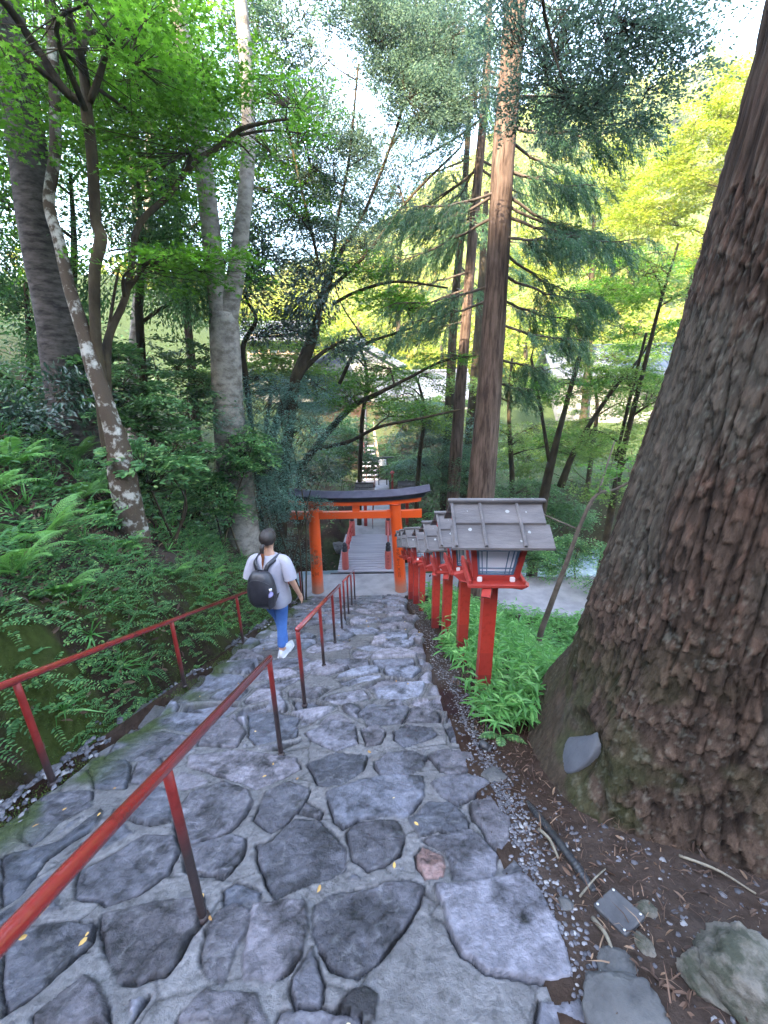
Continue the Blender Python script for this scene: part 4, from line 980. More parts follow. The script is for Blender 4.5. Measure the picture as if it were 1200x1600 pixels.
tree('arching_maple', 'slender maple arching to the right in front of the pale double trunk', 'tree',
     [[(452, 186, 6.9, 3.1), (420, 190, 6.8, 4.7), (374, 203, 6.7, 7), (345, 228, 6.6, 7.8), (301, 256, 6.4, 8.6), (264, 305, 6.2, 8.6), (228, 337, 6.0, 9.4), (212, 366, 5.9, 9.4), (208, 400, 5.85, 8.6), (195, 467, 5.7, 10.1), (172, 520, 5.6, 11.7), (166, 560, 5.5, 14), (165, 640, 5.45, 17.2)],
      [(470, 208, 7.3, 2.3), (430, 204, 7.0, 3.1), (400, 206, 6.8, 3.9), (372, 212, 6.7, 4.7)],
      [(170, -20, 5.2, 2.3), (205, 55, 5.5, 3.1), (240, 125, 5.9, 3.9), (270, 180, 6.2, 3.1), (350, 208, 6.6, 2.3)],
      [(165, 545, 5.6, 5.5), (180, 450, 5.6, 3.9), (186, 420, 5.5, 2.3)]],
     [(330, 235, 6.6, .7, .6, .2, 18), (420, 170, 7.0, .8, .8, .4, 55), (250, 420, 5.8, .9, .8, .25, 40), (330, 410, 6.0, .7, .7, .14, 30), (240, 250, 6.0, .8, .8, .5, 40)], Dk, M['maple'], style='star', ls=.055, nl=44, sr=.38, ground_stems=1, noise=.12)
tree('pale_double_tree', 'tall pale grey tree dividing into two stems left of centre', 'tree',
     [[(350, 488, 8.0, 40), (353, 560, 8.0, 45), (357, 640, 8.0, 46), (366, 730, 8.0, 50)],
      [(262, -70, 7.6, 24), (285, 60, 7.7, 27), (302, 130, 7.8, 28), (314, 230, 7.9, 28), (326, 330, 8.0, 28), (336, 420, 8.0, 30), (347, 500, 8.0, 32)],
      [(368, -70, 8.4, 18), (378, 20, 8.4, 20), (387, 130, 8.3, 21), (388, 240, 8.2, 22), (380, 340, 8.1, 23), (370, 420, 8.0, 26), (356, 500, 8.0, 30)]],
     [(330, -60, 10.2, 2.2, 1.4, 1.3, 110), (290, 60, 10.4, 1.6, 1.2, 1.2, 70)], M['bark_pale'], M['maple'], style='maple', ls=.055, nl=80, sr=.5, sides=24, noise=.07)
tree('thin_grey_tree', 'thin grey trunk standing between the arching maple and the double trunk', 'tree',
     [[(285, 10, 11, 12), (240, 130, 11, 13), (232, 330, 11, 14), (215, 480, 11, 15), (205, 610, 11, 16)], [(215, 110, 11.5, 8), (205, 250, 11.3, 9), (228, 400, 11, 9)]],
     [(230, 120, 11.5, 2.4, 1.6, 1.8, 170), (150, 250, 12, 2.2, 1.6, 1.8, 150)], M['bark_pale'], M['broad'], style='broad', ls=.075, nl=70, sr=.55)
tree('reddish_thin_tree', 'thin reddish trunk just left of the base of the double trunk', 'tree',
     [[(268, 240, 12, 9), (285, 430, 12, 11), (297, 540, 12, 12), (302, 620, 12, 13)]], [(300, 300, 12.5, 2.0, 1.5, 1.6, 130), (270, 440, 12, 1.6, 1.3, 1.0, 80)], Br, M['broad'], style='broad', ls=.07, nl=70, sr=.5)
# dense evergreen masses behind the left trunks
for (nm, lb, cl, lf, st, ls_) in [
  ('evergreen_tree', 'dark evergreen filling the gap right of the forked maple', [(215, 320, 8.2, 1.0, .9, 1.1, 80), (245, 440, 8.0, 1.1, .9, .8, 80), (200, 420, 7.6, .9, .8, .9, 60)], 'broad', 'broad', .08),
  ('evergreen_tree', 'green leafy tree between the banded trunk and the maple', [(110, 330, 7.8, 1.2, 1.0, 1.2, 90), (60, 180, 8, 1.4, 1.0, 1.2, 90), (180, 130, 8.6, 1.3, 1.0, 1.3, 100)], 'maple', 'maple', .06),
  ('evergreen_tree', 'shadowy evergreen at the left edge below the leaning trunk', [(40, 500, 8.4, 1.1, .8, .8, 70), (60, 590, 8.0, 1.1, .8, .5, 70), (-20, 380, 8.4, 1.1, .8, 1.0, 60)], 'broad', 'broad', .10),
  ('evergreen_tree', 'bright maple behind the crown of the double trunk', [(330, 330, 9.6, 1.3, 1.0, 1.0, 80), (420, 280, 9.8, 1.2, 1.0, .9, 70), (330, 120, 9.8, 1.6, 1.2, 1.4, 90)], 'maple', 'maple', .06)]:
    c0 = cl[0]; b = at(c0[0], c0[1], c0[2]); tree(nm, lb, 'tree', [[(c0[0], c0[1] - 60, c0[2], 5), (c0[0] + 6, c0[1] + 60, c0[2], 9), (c0[0] + 2, c0[1] + 160, c0[2], 12)]], cl, Dk, M[lf], group='leafy trees on the left slope', style=st, ls=ls_, nl=60, sr=.45)
# --- dark glossy tree and the lacy maples in the centre
tree('camellia_tree', 'dark glossy leaved tree with a slanting trunk before the cream building', 'tree',
     [[(510, 430, 9.2, 6), (500, 475, 9.1, 9), (492, 520, 9.0, 12), (478, 560, 9.0, 15), (462, 592, 9.0, 17)], [(385, 470, 8.8, 4), (400, 500, 8.8, 6), (380, 540, 8.9, 8), (384, 590, 9.0, 9)], [(540, 530, 9.0, 4), (505, 550, 9.0, 6), (474, 578, 9.0, 9)]],
     [(430, 420, 9.0, .62, .6, .30, 34), (400, 465, 8.9, .5, .5, .35, 30), (480, 470, 9.0, .6, .6, .35, 40), (440, 520, 9.0, .7, .6, .25, 36), (545, 545, 9.0, .4, .4, .14, 18), (395, 395, 9.0, .4, .4, .35, 18), (500, 420, 9.1, .4, .4, .3, 16)], Dk, M['gloss'], style='gloss', ls=.085, nl=34, sr=.30, ground_stems=2)
tree('lacy_maple', 'tall slender maple whose thin stems fan out against the sky in the centre', 'tree',
     [[(660, 60, 11, 3), (620, 200, 10.8, 4), (570, 330, 10.4, 5), (530, 400, 10.2, 7), (505, 470, 10.0, 9), (480, 540, 10.6, 12), (440, 640, 11, 14), (420, 700, 11.2, 14)],
      [(560, 100, 9.6, 3), (545, 250, 9.8, 4), (528, 340, 10.0, 5), (515, 440, 10, 6)],
      [(720, 230, 10.6, 3), (640, 310, 10.4, 4), (570, 400, 10.2, 5), (510, 455, 10.1, 6)],
      [(700, 450, 9.6, 3), (620, 440, 9.7, 4), (560, 455, 9.9, 5), (520, 475, 10, 5)],
      [(440, 160, 9.8, 3), (470, 290, 9.9, 4), (500, 420, 10, 5)]],
     [(560, 120, 10.4, 1.6, 1.4, .9, 120), (650, 60, 10.8, 1.5, 1.4, .9, 110), (470, 90, 10.2, 1.3, 1.3, 1.0, 110), (480, 230, 10.0, 1.2, 1.2, .6, 90), (580, 270, 10.4, 1.3, 1.2, .6, 90), (640, 190, 10.6, 1.1, 1.1, .6, 70), (440, 330, 10, 1.0, 1, .45, 55), (560, 370, 10.3, 1.1, 1.1, .35, 55), (500, 20, 10.4, 1.6, 1.4, .8, 100), (590, 200, 10.2, 1.6, 1.2, .9, 120), (430, 200, 10.0, 1.3, 1.2, .8, 90), (520, 330, 10.4, 1.2, 1.1, .6, 70), (680, 130, 10.8, 1.3, 1.2, 1.0, 90), (520, 180, 12.5, 2.2, 1.2, 1.4, 170), (620, 90, 12.5, 2.0, 1.2, 1.2, 150), (450, 380, 12, 1.4, 1.0, .7, 90), (580, 330, 12.5, 1.4, 1.0, .6, 80), (610, 180, 13.5, 1.6, 1.2, 1.5, 130), (600, 30, 13.5, 1.8, 1.2, 1.2, 120), (700, 30, 13, 1.6, 1.2, 1.2, 100)], Dk, M['fine'], style='fine', ls=.05, nl=80, sr=.5, noise=.1)
tree('spreading_maple', 'light green maple reaching level sprays across the sunlit hill in the centre', 'tree',
     [[(745, 555, 9.5, 2), (690, 565, 9.6, 4), (640, 590, 9.7, 5), (590, 615, 9.8, 7), (545, 640, 10.5, 9), (500, 690, 12.5, 11), (470, 730, 13.4, 12)],
      [(670, 505, 10, 2), (620, 520, 10, 4), (560, 545, 10, 5), (530, 600, 10, 6)], [(720, 640, 9.2, 3), (650, 655, 9.4, 4), (590, 668, 9.9, 5), (545, 690, 11.5, 6), (500, 700, 12.6, 7)]],
     [(600, 470, 10.0, 1.0, 1.0, .18, 45), (560, 420, 10.2, .9, .9, .25, 40), (650, 480, 10, .9, .9, .18, 34), (580, 580, 10, 1.0, 1.0, .22, 40), (545, 620, 10, .7, .7, .35, 44), (690, 560, 9.8, .7, .7, .14, 22), (620, 640, 10.5, .9, .7, .25, 40)], Dk, M['maple'], style='star', ls=.058, nl=46, sr=.40)
# --- cedars
def cedar(label, stem, limbs, bark=Br, group='cedars beyond the gate', nplume=22, needle=.085, n=46):
    P, Rd = px_poly(stem, 60); P, Rd = to_ground(P, Rd, 1.35); base = P[-1].copy()
    t = thing('cedar_tree', label, 'tree', base, group=group)
    q = MB(); q.tube(P - base, Rd, 24, noise=.06, seed=3); q.build('trunk', bark, t)
    lm = MB(); lf = MB()
    for (px, py, az, L, droop) in limbs:
        j = int(np.argmin([abs(800 - F * ((p - [0, 0, CZ]) @ AX_U) / max((p - [0, 0, CZ]) @ AX_F, .1) - py) for p in P])); a = P[j]
        d = np.array([math.cos(R(az)), math.sin(R(az)), 0.])
        tt = np.linspace(0, 1, 12)[:, None]; Q = a + d * L * tt + np.array([0, 0, 1]) * (-droop * L * tt * (1.15 - .55 * tt)) + rng.normal(0, .03, (12, 3)) * tt * L * .5
        lm.tube(Q - base, np.linspace(.030, .006, 12), 6, noise=.1)
        # secondary branchlets
        for s_ in range(int(nplume)):
            u_ = rng.uniform(.22, 1.0); i = u_ * 11; i0 = int(min(i, 10)); c = Q[i0] + (Q[i0 + 1] - Q[i0]) * (i - i0)
            sd = np.array([-d[1], d[0], 0]) * rng.choice([-1, 1]); o = unit(d * .7 + sd * rng.uniform(.3, 1.1) + [0, 0, rng.uniform(-.5, .15)]); l2 = L * .28 * (1.15 - u_ * .6) * rng.uniform(.5, 1.1)
            e = c + o * l2 - [0, 0, l2 * .25]
            lm.tube(np.array([c, (c + e) / 2 + [0, 0, .03], e]) - base, [.008, .006, .003], 3, cap=False)
            cs = np.array([c + (e - c) * f_ for f_ in (.35, .62, .9)]) + rng.normal(0, .03, (3, 3))
            spray(lf, cs - base, np.repeat(o[None], 3, 0), rng.uniform(.18, .32, 3), n, 'cedar', needle)
    if lm.n: lm.build('branches', M['twig'], t)
    if lf.n: lf.build('crown', M['cedar'], t, smooth=False)
    return t
lb = []
for (py, k, L) in [(170, 2, 1.8), (230, 3, 2.1), (330, 4, 2.2), (420, 3, 2.0)]:
    for i in range(k): lb.append((0, py + random.uniform(-45, 45), random.choice([random.uniform(-50, 50), random.uniform(150, 210)]), L * random.uniform(.7, 1.15), random.uniform(.25, .5)))
lb += [(0, 470, 15, 1.9, .35), (0, 560, 20, 1.7, .25), (0, 500, -20, 1.6, .4), (0, 600, 30, 1.3, .3), (0, 300, 10, 2.4, .5), (0, 380, 25, 2.5, .45), (0, 330, -15, 2.3, .45), (0, 420, 5, 2.2, .4)]
cedar('tall cedar with a thick reddish brown trunk directly behind the nearest lantern', [(822, -140, 9, 33), (806, 0, 9, 34), (797, 120, 9, 34), (786, 250, 9, 34), (778, 400, 9, 35), (768, 560, 9, 37), (757, 700, 9, 40), (750, 780, 9, 42)], lb)
lb2 = []
for (py, k, L) in [(-40, 5, 2.2), (60, 6, 2.2), (150, 6, 2.4), (240, 5, 2.5), (330, 4, 2.3)]:
    for i in range(k): lb2.append((0, py + random.uniform(-45, 45), random.uniform(100, 260) if i % 4 else random.uniform(-60, 60), L * random.uniform(.7, 1.1), random.uniform(.25, .5)))
lb2 += [(0, 420, 190, 2.3, .3), (0, 500, 200, 2.2, .25), (0, 450, 170, 2.0, .3)]
cedar('slimmer dark cedar just left of the thick cedar trunk', [(766, -60, 12, 9), (760, 120, 12, 12), (752, 220, 12, 13), (740, 350, 12, 15), (730, 480, 12, 16), (720, 600, 12, 17), (710, 740, 12, 20)], lb2, nplume=17)
lb3 = [(0, py, random.uniform(0, 360), 2.2, .3) for py in (250, 290, 330, 370, 410, 450)] + [(0, 380, 180, 2.4, .2), (0, 300, 150, 2.4, .3)]
cedar('grey green mossy cedar trunk left of the two cedars', [(735, 150, 15, 8), (722, 350, 15, 11), (710, 480, 15, 13), (702, 640, 15, 15)], lb3, M['bark_dark'], nplume=16, n=44)
cedar('thin cedar trunk half hidden behind the thick cedar', [(760, 300, 16, 8), (752, 450, 16, 12), (742, 580, 16, 13), (735, 660, 16, 14)], [(0, 470, 0, 1.8, .3), (0, 560, 40, 1.8, .3), (0, 400, 20, 2, .3)], M['bark_dark'], nplume=16, n=44)
# --- maples right of the cedars, by the river
tree('riverside_maple', 'dark stemmed maple leaning over the river behind the nearest lantern', 'tree',
     [[(985, 380, 11.5, 3), (935, 470, 11.6, 5), (905, 560, 11.8, 7), (880, 650, 12, 8), (862, 720, 12, 12), (850, 775, 12, 15)], [(1000, 560, 11, 4), (950, 620, 11.3, 6), (900, 700, 11.8, 8), (876, 760, 12, 12)], [(830, 560, 12.5, 4), (845, 640, 12.3, 5), (858, 720, 12, 6)]],
     [(930, 470, 11.4, 1.3, 1.2, .5, 90), (990, 430, 11, 1.0, 1.0, .6, 70), (880, 610, 12, 1.3, 1.0, .4, 80), (960, 600, 11.5, 1.2, 1.0, .5, 90), (1010, 520, 11, .9, .9, .4, 60), (870, 520, 12.4, 1.1, 1.0, .5, 70), (900, 690, 12.2, 1.3, .9, .35, 70)], Dk, M['maple'], style='star', ls=.06, nl=46, sr=.42, group='maples along the river')
tree('riverside_maple', 'thin stemmed maple at the edge of the great trunk over the river', 'tree',
     [[(1060, 380, 9, 3), (1030, 480, 9.2, 5), (1000, 600, 9.6, 7), (975, 700, 10, 9), (955, 800, 10.5, 11)], [(1010, 520, 9.6, 4), (985, 620, 10, 5), (962, 720, 10.2, 5)]],
     [(1020, 440, 9.2, 1.0, .9, .5, 70), (1000, 600, 9.8, .9, .8, .5, 70), (960, 690, 10.2, 1.0, .8, .4, 70), (950, 760, 10.6, .9, .7, .3, 50)], Dk, M['maple_far'], style='star', ls=.055, nl=46, sr=.38, group='maples along the river')
tree('riverside_maple', 'pale green maple on the far bank between cedar trunk and lantern roof', 'tree',
     [[(800, 560, 15, 4), (795, 640, 15, 6), (800, 740, 15, 8)]], [(800, 600, 15, 1.6, 1.2, .6, 90), (850, 680, 15, 1.6, 1.2, .5, 80), (780, 680, 14.6, 1.1, 1, .5, 50)], Dk, M['maple_far'], style='star', ls=.06, nl=46, sr=.42, group='maples along the river')
# big near tree whose leaves hang against the bright sky at the upper right, stem beyond the frame
tree('overhanging_tree', 'leafy boughs hanging into the bright sky above the great cedar', 'tree',
     [[(1420, -330, 5.6, 14), (1500, 200, 5.6, 26), (1500, 700, 5.6, 34)], [(880, 130, 5.6, 2), (860, 60, 5.6, 4), (850, -30, 5.4, 6), (900, -200, 5.4, 9), (1100, -420, 5.4, 14), (1420, -330, 5.6, 20)]],
     [(900, 60, 6.4, 1.2, 1.0, .6, 90), (980, 110, 6.8, 1.1, .9, .5, 80), (880, 150, 6.8, .9, .8, .35, 50), (1010, 20, 6.4, .9, .8, .5, 60), (960, 170, 7.2, .9, .8, .25, 45), (850, 0, 6.6, .9, .8, .6, 60)], Dk, M['fine'], style='fine', ls=.045, nl=76, sr=.38, llen=1.6)
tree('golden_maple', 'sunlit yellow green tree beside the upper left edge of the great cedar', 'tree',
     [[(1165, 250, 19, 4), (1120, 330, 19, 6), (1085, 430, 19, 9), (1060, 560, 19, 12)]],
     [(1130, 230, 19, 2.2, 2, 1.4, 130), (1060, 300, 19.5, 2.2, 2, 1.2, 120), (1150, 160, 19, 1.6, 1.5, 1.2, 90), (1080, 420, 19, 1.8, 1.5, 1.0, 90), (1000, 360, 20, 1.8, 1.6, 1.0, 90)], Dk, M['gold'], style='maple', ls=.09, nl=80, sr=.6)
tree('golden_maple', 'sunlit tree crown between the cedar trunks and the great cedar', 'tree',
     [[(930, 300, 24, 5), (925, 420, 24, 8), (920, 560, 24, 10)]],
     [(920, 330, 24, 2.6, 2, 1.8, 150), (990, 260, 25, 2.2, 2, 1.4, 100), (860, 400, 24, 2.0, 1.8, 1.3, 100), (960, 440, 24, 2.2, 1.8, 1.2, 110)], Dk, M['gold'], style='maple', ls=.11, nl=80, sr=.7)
for (lb_, cl) in [('airy light green maple before the grey gable', [(570, 545, 14, 1.4, 1.1, .6, 90), (520, 600, 14, 1.3, 1.0, .5, 80), (610, 600, 15, 1.3, 1.0, .5, 80)]),
                 ('airy maple before the low house, left of the cedars', [(660, 600, 13.5, 1.3, 1.0, .6, 90), (690, 650, 13.5, 1.1, .9, .5, 60), (640, 650, 15, 1.2, .9, .5, 70)]),
                 ('airy maple before the long pale house on the right', [(930, 590, 16, 1.9, 1.2, .5, 110), (860, 610, 16, 1.5, 1.2, .6, 90), (1000, 620, 15, 1.4, 1.1, .6, 80), (950, 555, 15, 1.5, 1.0, .45, 90), (1010, 545, 14.5, 1.1, 1.0, .45, 60), (880, 560, 15.5, 1.2, 1.0, .5, 70)]),
                 ('airy maple before the cream building on the left', [(420, 560, 12.5, 1.2, 1.0, .5, 80), (380, 520, 12.5, 1.0, .9, .6, 60), (470, 520, 13, 1.1, .9, .6, 60)])]:
    c0 = cl[0]; tree('airy_maple', lb_, 'tree', [[(c0[0] - 12, c0[1] - 20, c0[2], 3), (c0[0] + 3, c0[1] + 40, c0[2], 5), (c0[0] - 4, c0[1] + 110, c0[2], 7)]], cl, Dk, M['maple_far'], group='light green maples screening the far houses', style='star', ls=.07, nl=46, sr=.46)
# --- understorey bushes: (name, label, clumps, leaf, style, ls, group)
bushes = [
 ('yew_bush', 'wide blue green yew bush screening the left end of the gate', [(455, 675, 8.3, 1.0, .7, .5, 150), (400, 740, 7.9, .8, .6, .45, 100), (440, 640, 8.6, 1.1, .8, .45, 120), (420, 790, 7.8, .5, .45, .3, 50), (492, 788, 8.8, .22, .2, .16, 16), (440, 800, 8.5, .3, .3, .2, 26)], 'teal', 'yew', .05),
 ('glossy_bush', 'dark glossy bush right behind the yew, below the glossy tree', [(425, 740, 8.7, .45, .4, .3, 24), (490, 735, 8.9, .5, .5, .26, 40), (510, 735, 9.6, .3, .3, .16, 16)], 'gloss', 'gloss', .07),
 ('yew_bush', 'upper yew thicket between the double trunk and the cream building', [(400, 610, 9.0, .9, .7, .4, 90), (470, 610, 9.4, .9, .7, .35, 80), (330, 640, 8.2, .8, .6, .5, 90)], 'teal', 'yew', .05),
 ('leafy_bush', 'low leafy bush at the foot of the double trunk', [(280, 620, 7.6, .8, .6, .5, 60), (240, 560, 8.0, .9, .7, .5, 60), (330, 720, 7.4, .6, .5, .35, 40)], 'broad', 'flat', .07),
 ('leafy_bush', 'round leaved shrub on the bank right of the lichen tree', [(250, 740, 5.6, .55, .4, .28, 34), (220, 720, 5.4, .4, .35, .25, 22), (280, 700, 6.2, .5, .4, .25, 24)], 'seedling', 'flat', .075),
 ('leafy_bush', 'shadowed bush behind the lichen tree', [(230, 640, 6.6, .7, .5, .4, 46), (200, 590, 7.0, .8, .6, .5, 46)], 'broad', 'flat', .08),
 ('glossy_bush', 'dark laurel bush behind the ferns at the left edge', [(30, 655, 5.9, .6, .4, .22, 26), (110, 625, 6.6, .8, .6, .4, 50)], 'gloss', 'gloss', .09),
 ('yew_bush', 'bushy undergrowth hanging over the creek left of the gate pillar', [(440, 850, 8.9, .35, .3, .25, 30), (470, 870, 9.2, .3, .25, .18, 22), (390, 830, 8.2, .4, .35, .25, 34)], 'teal', 'yew', .04),
 ('leafy_bush', 'tangled undergrowth left of the far stairs', [(530, 720, 15, 1.5, 1.2, .7, 90), (490, 690, 16, 1.8, 1.3, .9, 90), (545, 680, 18, 1.1, 1.0, .9, 60)], 'broad', 'flat', .09),
 ('conifer_bush', 'feathery conifer bush right of the far stairs', [(700, 690, 14.5, 1.7, 1.1, .8, 150), (660, 660, 16, 1.6, 1.1, .8, 110), (650, 730, 15.5, 1.0, .7, .4, 60)], 'teal', 'yew', .09),
 ('conifer_bush', 'drooping green conifer boughs between the gate and the cedar trunks', [(690, 760, 12.3, .8, .6, .5, 80), (720, 720, 12.4, 1.0, .7, .5, 80)], 'cedar', 'yew', .08),
 ('leafy_bush', 'glossy undergrowth behind the notice board', [(640, 735, 19.2, 1.1, .7, .55, 60), (625, 700, 22, 1.4, 1, .9, 60)], 'broad', 'flat', .1),
 ('leafy_bush', 'fresh green shrub hiding the foot of the pale double trunk', [(345, 770, 7.3, .55, .45, .4, 50), (380, 700, 7.5, .5, .4, .35, 40), (310, 760, 7.0, .4, .4, .3, 34)], 'seedling', 'flat', .065),
 ('leafy_bush', 'tall shrub masking the lower half of the cream building', [(380, 590, 11, 1.3, .9, .5, 80), (440, 580, 12, 1.2, .9, .5, 70), (500, 600, 13, 1.3, .9, .6, 70)], 'maple_far', 'flat', .09),
 ('river_bush', 'pale green bushes on the river bank right of the nearest lantern roof', [(900, 860, 9.7, .9, .5, .28, 90), (860, 880, 9.9, .7, .4, .25, 60), (940, 900, 8.9, .6, .4, .2, 50)], 'seedling', 'flat', .055),
 ('river_bush', 'dark shrub among the river rocks below the maples', [(820, 770, 13.6, 1.3, .8, .4, 70), (900, 800, 12.8, 1.2, .7, .35, 70)], 'broad', 'flat', .07),
 ('river_bush', 'leafy shrubs on the far river bank under the long pale house', [(960, 660, 16.5, 2.2, 1.2, .8, 110), (880, 700, 17, 2.0, 1.2, .7, 90), (820, 720, 16.5, 1.5, 1.0, .6, 60)], 'maple_far', 'flat', .09),
 ('river_bush', 'rounded shrub in front of the low house', [(690, 640, 20, 1.6, 1.2, .7, 80), (640, 640, 21, 1.5, 1.2, .7, 70)], 'maple_far', 'flat', .1),
 ('river_bush', 'shrub thicket right of the landing behind the lantern row', [(740, 830, 10.6, .9, .4, .35, 70), (690, 820, 10.8, .6, .4, .3, 40), (800, 850, 10.4, .8, .4, .3, 60)], 'broad', 'flat', .06),
]
for (nm, lb_, cl, lf, st, ls_) in bushes:
    tree(nm, lb_, 'bush', [], cl, Dk, M[lf], group=None, style=st, ls=ls_, nl=60 if st != 'gloss' else 30, sr=.34 * (cl[0][2] / 8) ** .6, limb=.02, crown='foliage')
# slim sapling near the lantern
tree('sapling', 'slim bare sapling leaning right behind the nearest lantern', 'tree', [[(1000, 745, 4.6, 3), (960, 765, 4.6, 4), (930, 775, 4.5, 5), (905, 825, 4.5, 6), (885, 880, 4.5, 7), (868, 925, 4.5, 8), (846, 985, 4.5, 9)], [(960, 690, 4.8, 2), (935, 770, 4.5, 3)], [(840, 800, 5, 2), (905, 828, 4.5, 3)]],
     [(945, 740, 4.7, .35, .3, .12, 8), (990, 730, 4.6, .3, .3, .1, 6)], M['twig'], M['maple'], style='star', ls=.045, nl=26, sr=.2, limb=.006)

# --- wooded hillside across the valley: uncountable crowns
hw = MB(); nC = 900
cx = rng.uniform(-55, 150, nC * 3); cyy = rng.uniform(40, 135, nC * 3); keep = np.abs(np.arctan2(cx, cyy)) < R(50); cx, cyy = cx[keep][:nC], cyy[keep][:nC]
for x, y in zip(cx, cyy):
    z = gz(x, y); rr = rng.uniform(1.6, 3.2); hh = rr * rng.uniform(.8, 1.5); n = 210
    p = rdir(n); p[:, 2] = np.abs(p[:, 2]) * 1.0 - .15; P = np.array([x, y, z + hh * .6]) + p * [rr, rr, hh] * (.72 + .28 * rng.random((n, 1)))
    L = rng.uniform(.45, .95, n); put_leaves(hw, P, unit(rng.normal(size=(n, 3)) + p * .5), p + rng.normal(0, .5, (n, 3)), L, L * .7, 'rhomb')
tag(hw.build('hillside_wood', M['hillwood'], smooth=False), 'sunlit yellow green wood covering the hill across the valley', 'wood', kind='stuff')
# distant trees in front of the hill foot
for i, (px, py, Y, r_) in enumerate([(690, 560, 40, 3.2), (560, 520, 42, 3.0), (820, 540, 38, 3.0), (1000, 520, 40, 3.4), (470, 500, 38, 3.0), (330, 520, 34, 3.2), (200, 500, 30, 3.2), (760, 480, 48, 3.6), (900, 480, 46, 3.6), (620, 470, 50, 3.2)]):
    lbs = ['lit bushy tree behind the low house roof', 'bright tree behind the grey gable', 'bright bushy tree seen behind the thick cedar trunk', 'round sunlit tree behind the long pale house', 'bright crown behind the dark glossy tree', 'lit crown beyond the double trunk', 'lit crown deep behind the forked maple',
           'sunlit crown at the hill foot left of the thick cedar', 'sunlit crown at the hill foot above the long house', 'sunlit crown at the hill foot above the gable'][i]
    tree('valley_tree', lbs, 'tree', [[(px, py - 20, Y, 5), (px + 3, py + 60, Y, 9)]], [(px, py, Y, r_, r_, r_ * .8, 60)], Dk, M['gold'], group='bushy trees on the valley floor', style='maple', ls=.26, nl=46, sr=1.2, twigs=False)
# ================================================================== GROUND COVER, FERNS, STONES
def gnorm(x, y, e=.04):
    a = ground_rel(x + e, y) - ground_rel(x - e, y); b = ground_rel(x, y + e) - ground_rel(x, y - e)
    return unit(np.stack([-a / (2 * e), -b / (2 * e), np.ones_like(a)], -1))
def on_ground(x, y): return np.stack([x, y, ground_rel(x, y) + CZ], -1)
in_cedar = lambda x, y, r=.80: np.hypot(x - 1.80, y - 1.86) < r
def litter(n, x0, x1, y0, y1, ls, cond=None, lift=.008):
    x = rng.uniform(x0, x1, n); y = rng.uniform(y0, y1, n); k = ~in_cedar(x, y, .75)
    if cond is not None: k &= cond(x, y)
    x, y = x[k], y[k]; N = gnorm(x, y); P = on_ground(x, y) + N * rng.uniform(.002, lift * 2.2, (len(x), 1))
    L = ls * rng.uniform(.5, 1.4, len(x)); return P, unit(rng.normal(size=(len(x), 3))), unit(N + rng.normal(0, .38, (len(x), 3))), L
q = MB()
P, D, N, L = litter(26000, -8, -2.35, 0, 9.6, .075, lambda x, y: fbm(x * 1.5, y * 1.5, 3, 6) > .40); put_leaves(q, P, D, N, L, L * .36, 'oval')
P, D, N, L = litter(9000, -14, 9, 9.9, 21, .10, lambda x, y: (np.abs(x + .5) > 1.1)); put_leaves(q, P, D, N, L, L * .4, 'rhomb')
tag(q.build('leaf_litter', M['litter'], smooth=False), 'brown dry leaves covering the left bank', 'dead leaves', kind='stuff')
q = MB()
P, D, N, L = litter(7000, .62, 4, .2, 4.6, .034, lambda x, y: fbm(x * 2, y * 2, 3, 16) > .36); put_leaves(q, P, D, N, L, L * .34, 'oval')
P, D, N, L = litter(2200, .7, 3, .3, 2.4, .07); put_leaves(q, P, D, N, L, L * .05, 'blade')
tag(q.build('forest_debris', M['litter'], smooth=False), 'brown needles, twigs and dry leaves on the soil round the great cedar', 'forest litter', kind='stuff')
# fallen leaves on the steps
q = MB(); n = 60; x = rng.uniform(-1.8, .6, n); y = rng.uniform(.6, 8, n) ** 1; P = np.c_[x, y, Pz(y) + CZ + .035]; L = rng.uniform(.014, .030, n)
put_leaves(q, P, rng.normal(size=(n, 3)) * [1, 1, .1], np.array([0, -.35, 1.]) + rng.normal(0, .25, (n, 3)), L, L * .55, 'oval')
tag(q.build('fallen_leaves', leaf_mat('fallen_leaf', (.30, .16, .06), (.55, .36, .10), (.6, .5, .3), trans=.1), smooth=False), 'a few tan and yellow leaves scattered over the stone steps', 'fallen leaves', kind='stuff')
# pebbles
def pebble(mb, P, r):
    T = np.array([(1, 0, 0), (-1, 0, 0), (0, 1, 0), (0, -1, 0), (0, 0, .7), (.6, .6, .45), (-.6, .6, .45), (-.6, -.6, .45), (.6, -.6, .45)])
    Fs = np.array([[0, 5, 4, 8], [5, 2, 6, 4], [4, 6, 1, 7], [4, 7, 3, 8]]); F3 = np.array([[0, 2, 5], [2, 1, 6], [1, 3, 7], [3, 0, 8]])
    n = len(P); a = rng.uniform(0, 6.28, n); s = rng.uniform(.6, 1.3, (n, 3)) * r[:, None] * [1, 1, .8]
    V = T[None] * s[:, None] * (1 + rng.normal(0, .12, (n, 9, 1))); ca, sa = np.cos(a)[:, None], np.sin(a)[:, None]
    W = np.stack([V[..., 0] * ca - V[..., 1] * sa, V[..., 0] * sa + V[..., 1] * ca, V[..., 2]], -1) + P[:, None]
    off = (np.arange(n) * 9)[:, None, None]; mb.add(W.reshape(-1, 3), [(Fs[None] + off).reshape(-1, 4), (F3[None] + off).reshape(-1, 3)])
q = MB()
y = rng.uniform(.2, 8.8, 2600); x = -2.07 + rng.normal(0, .09, 2600); k = fbm(y * 2.5, x * 3, 3, 88) > .56; x, y = x[k], y[k]; P = on_ground(x, y); P[:, 2] += .03 * rng.random(len(P)); pebble(q, P, rng.uniform(.006, .024, len(P)))
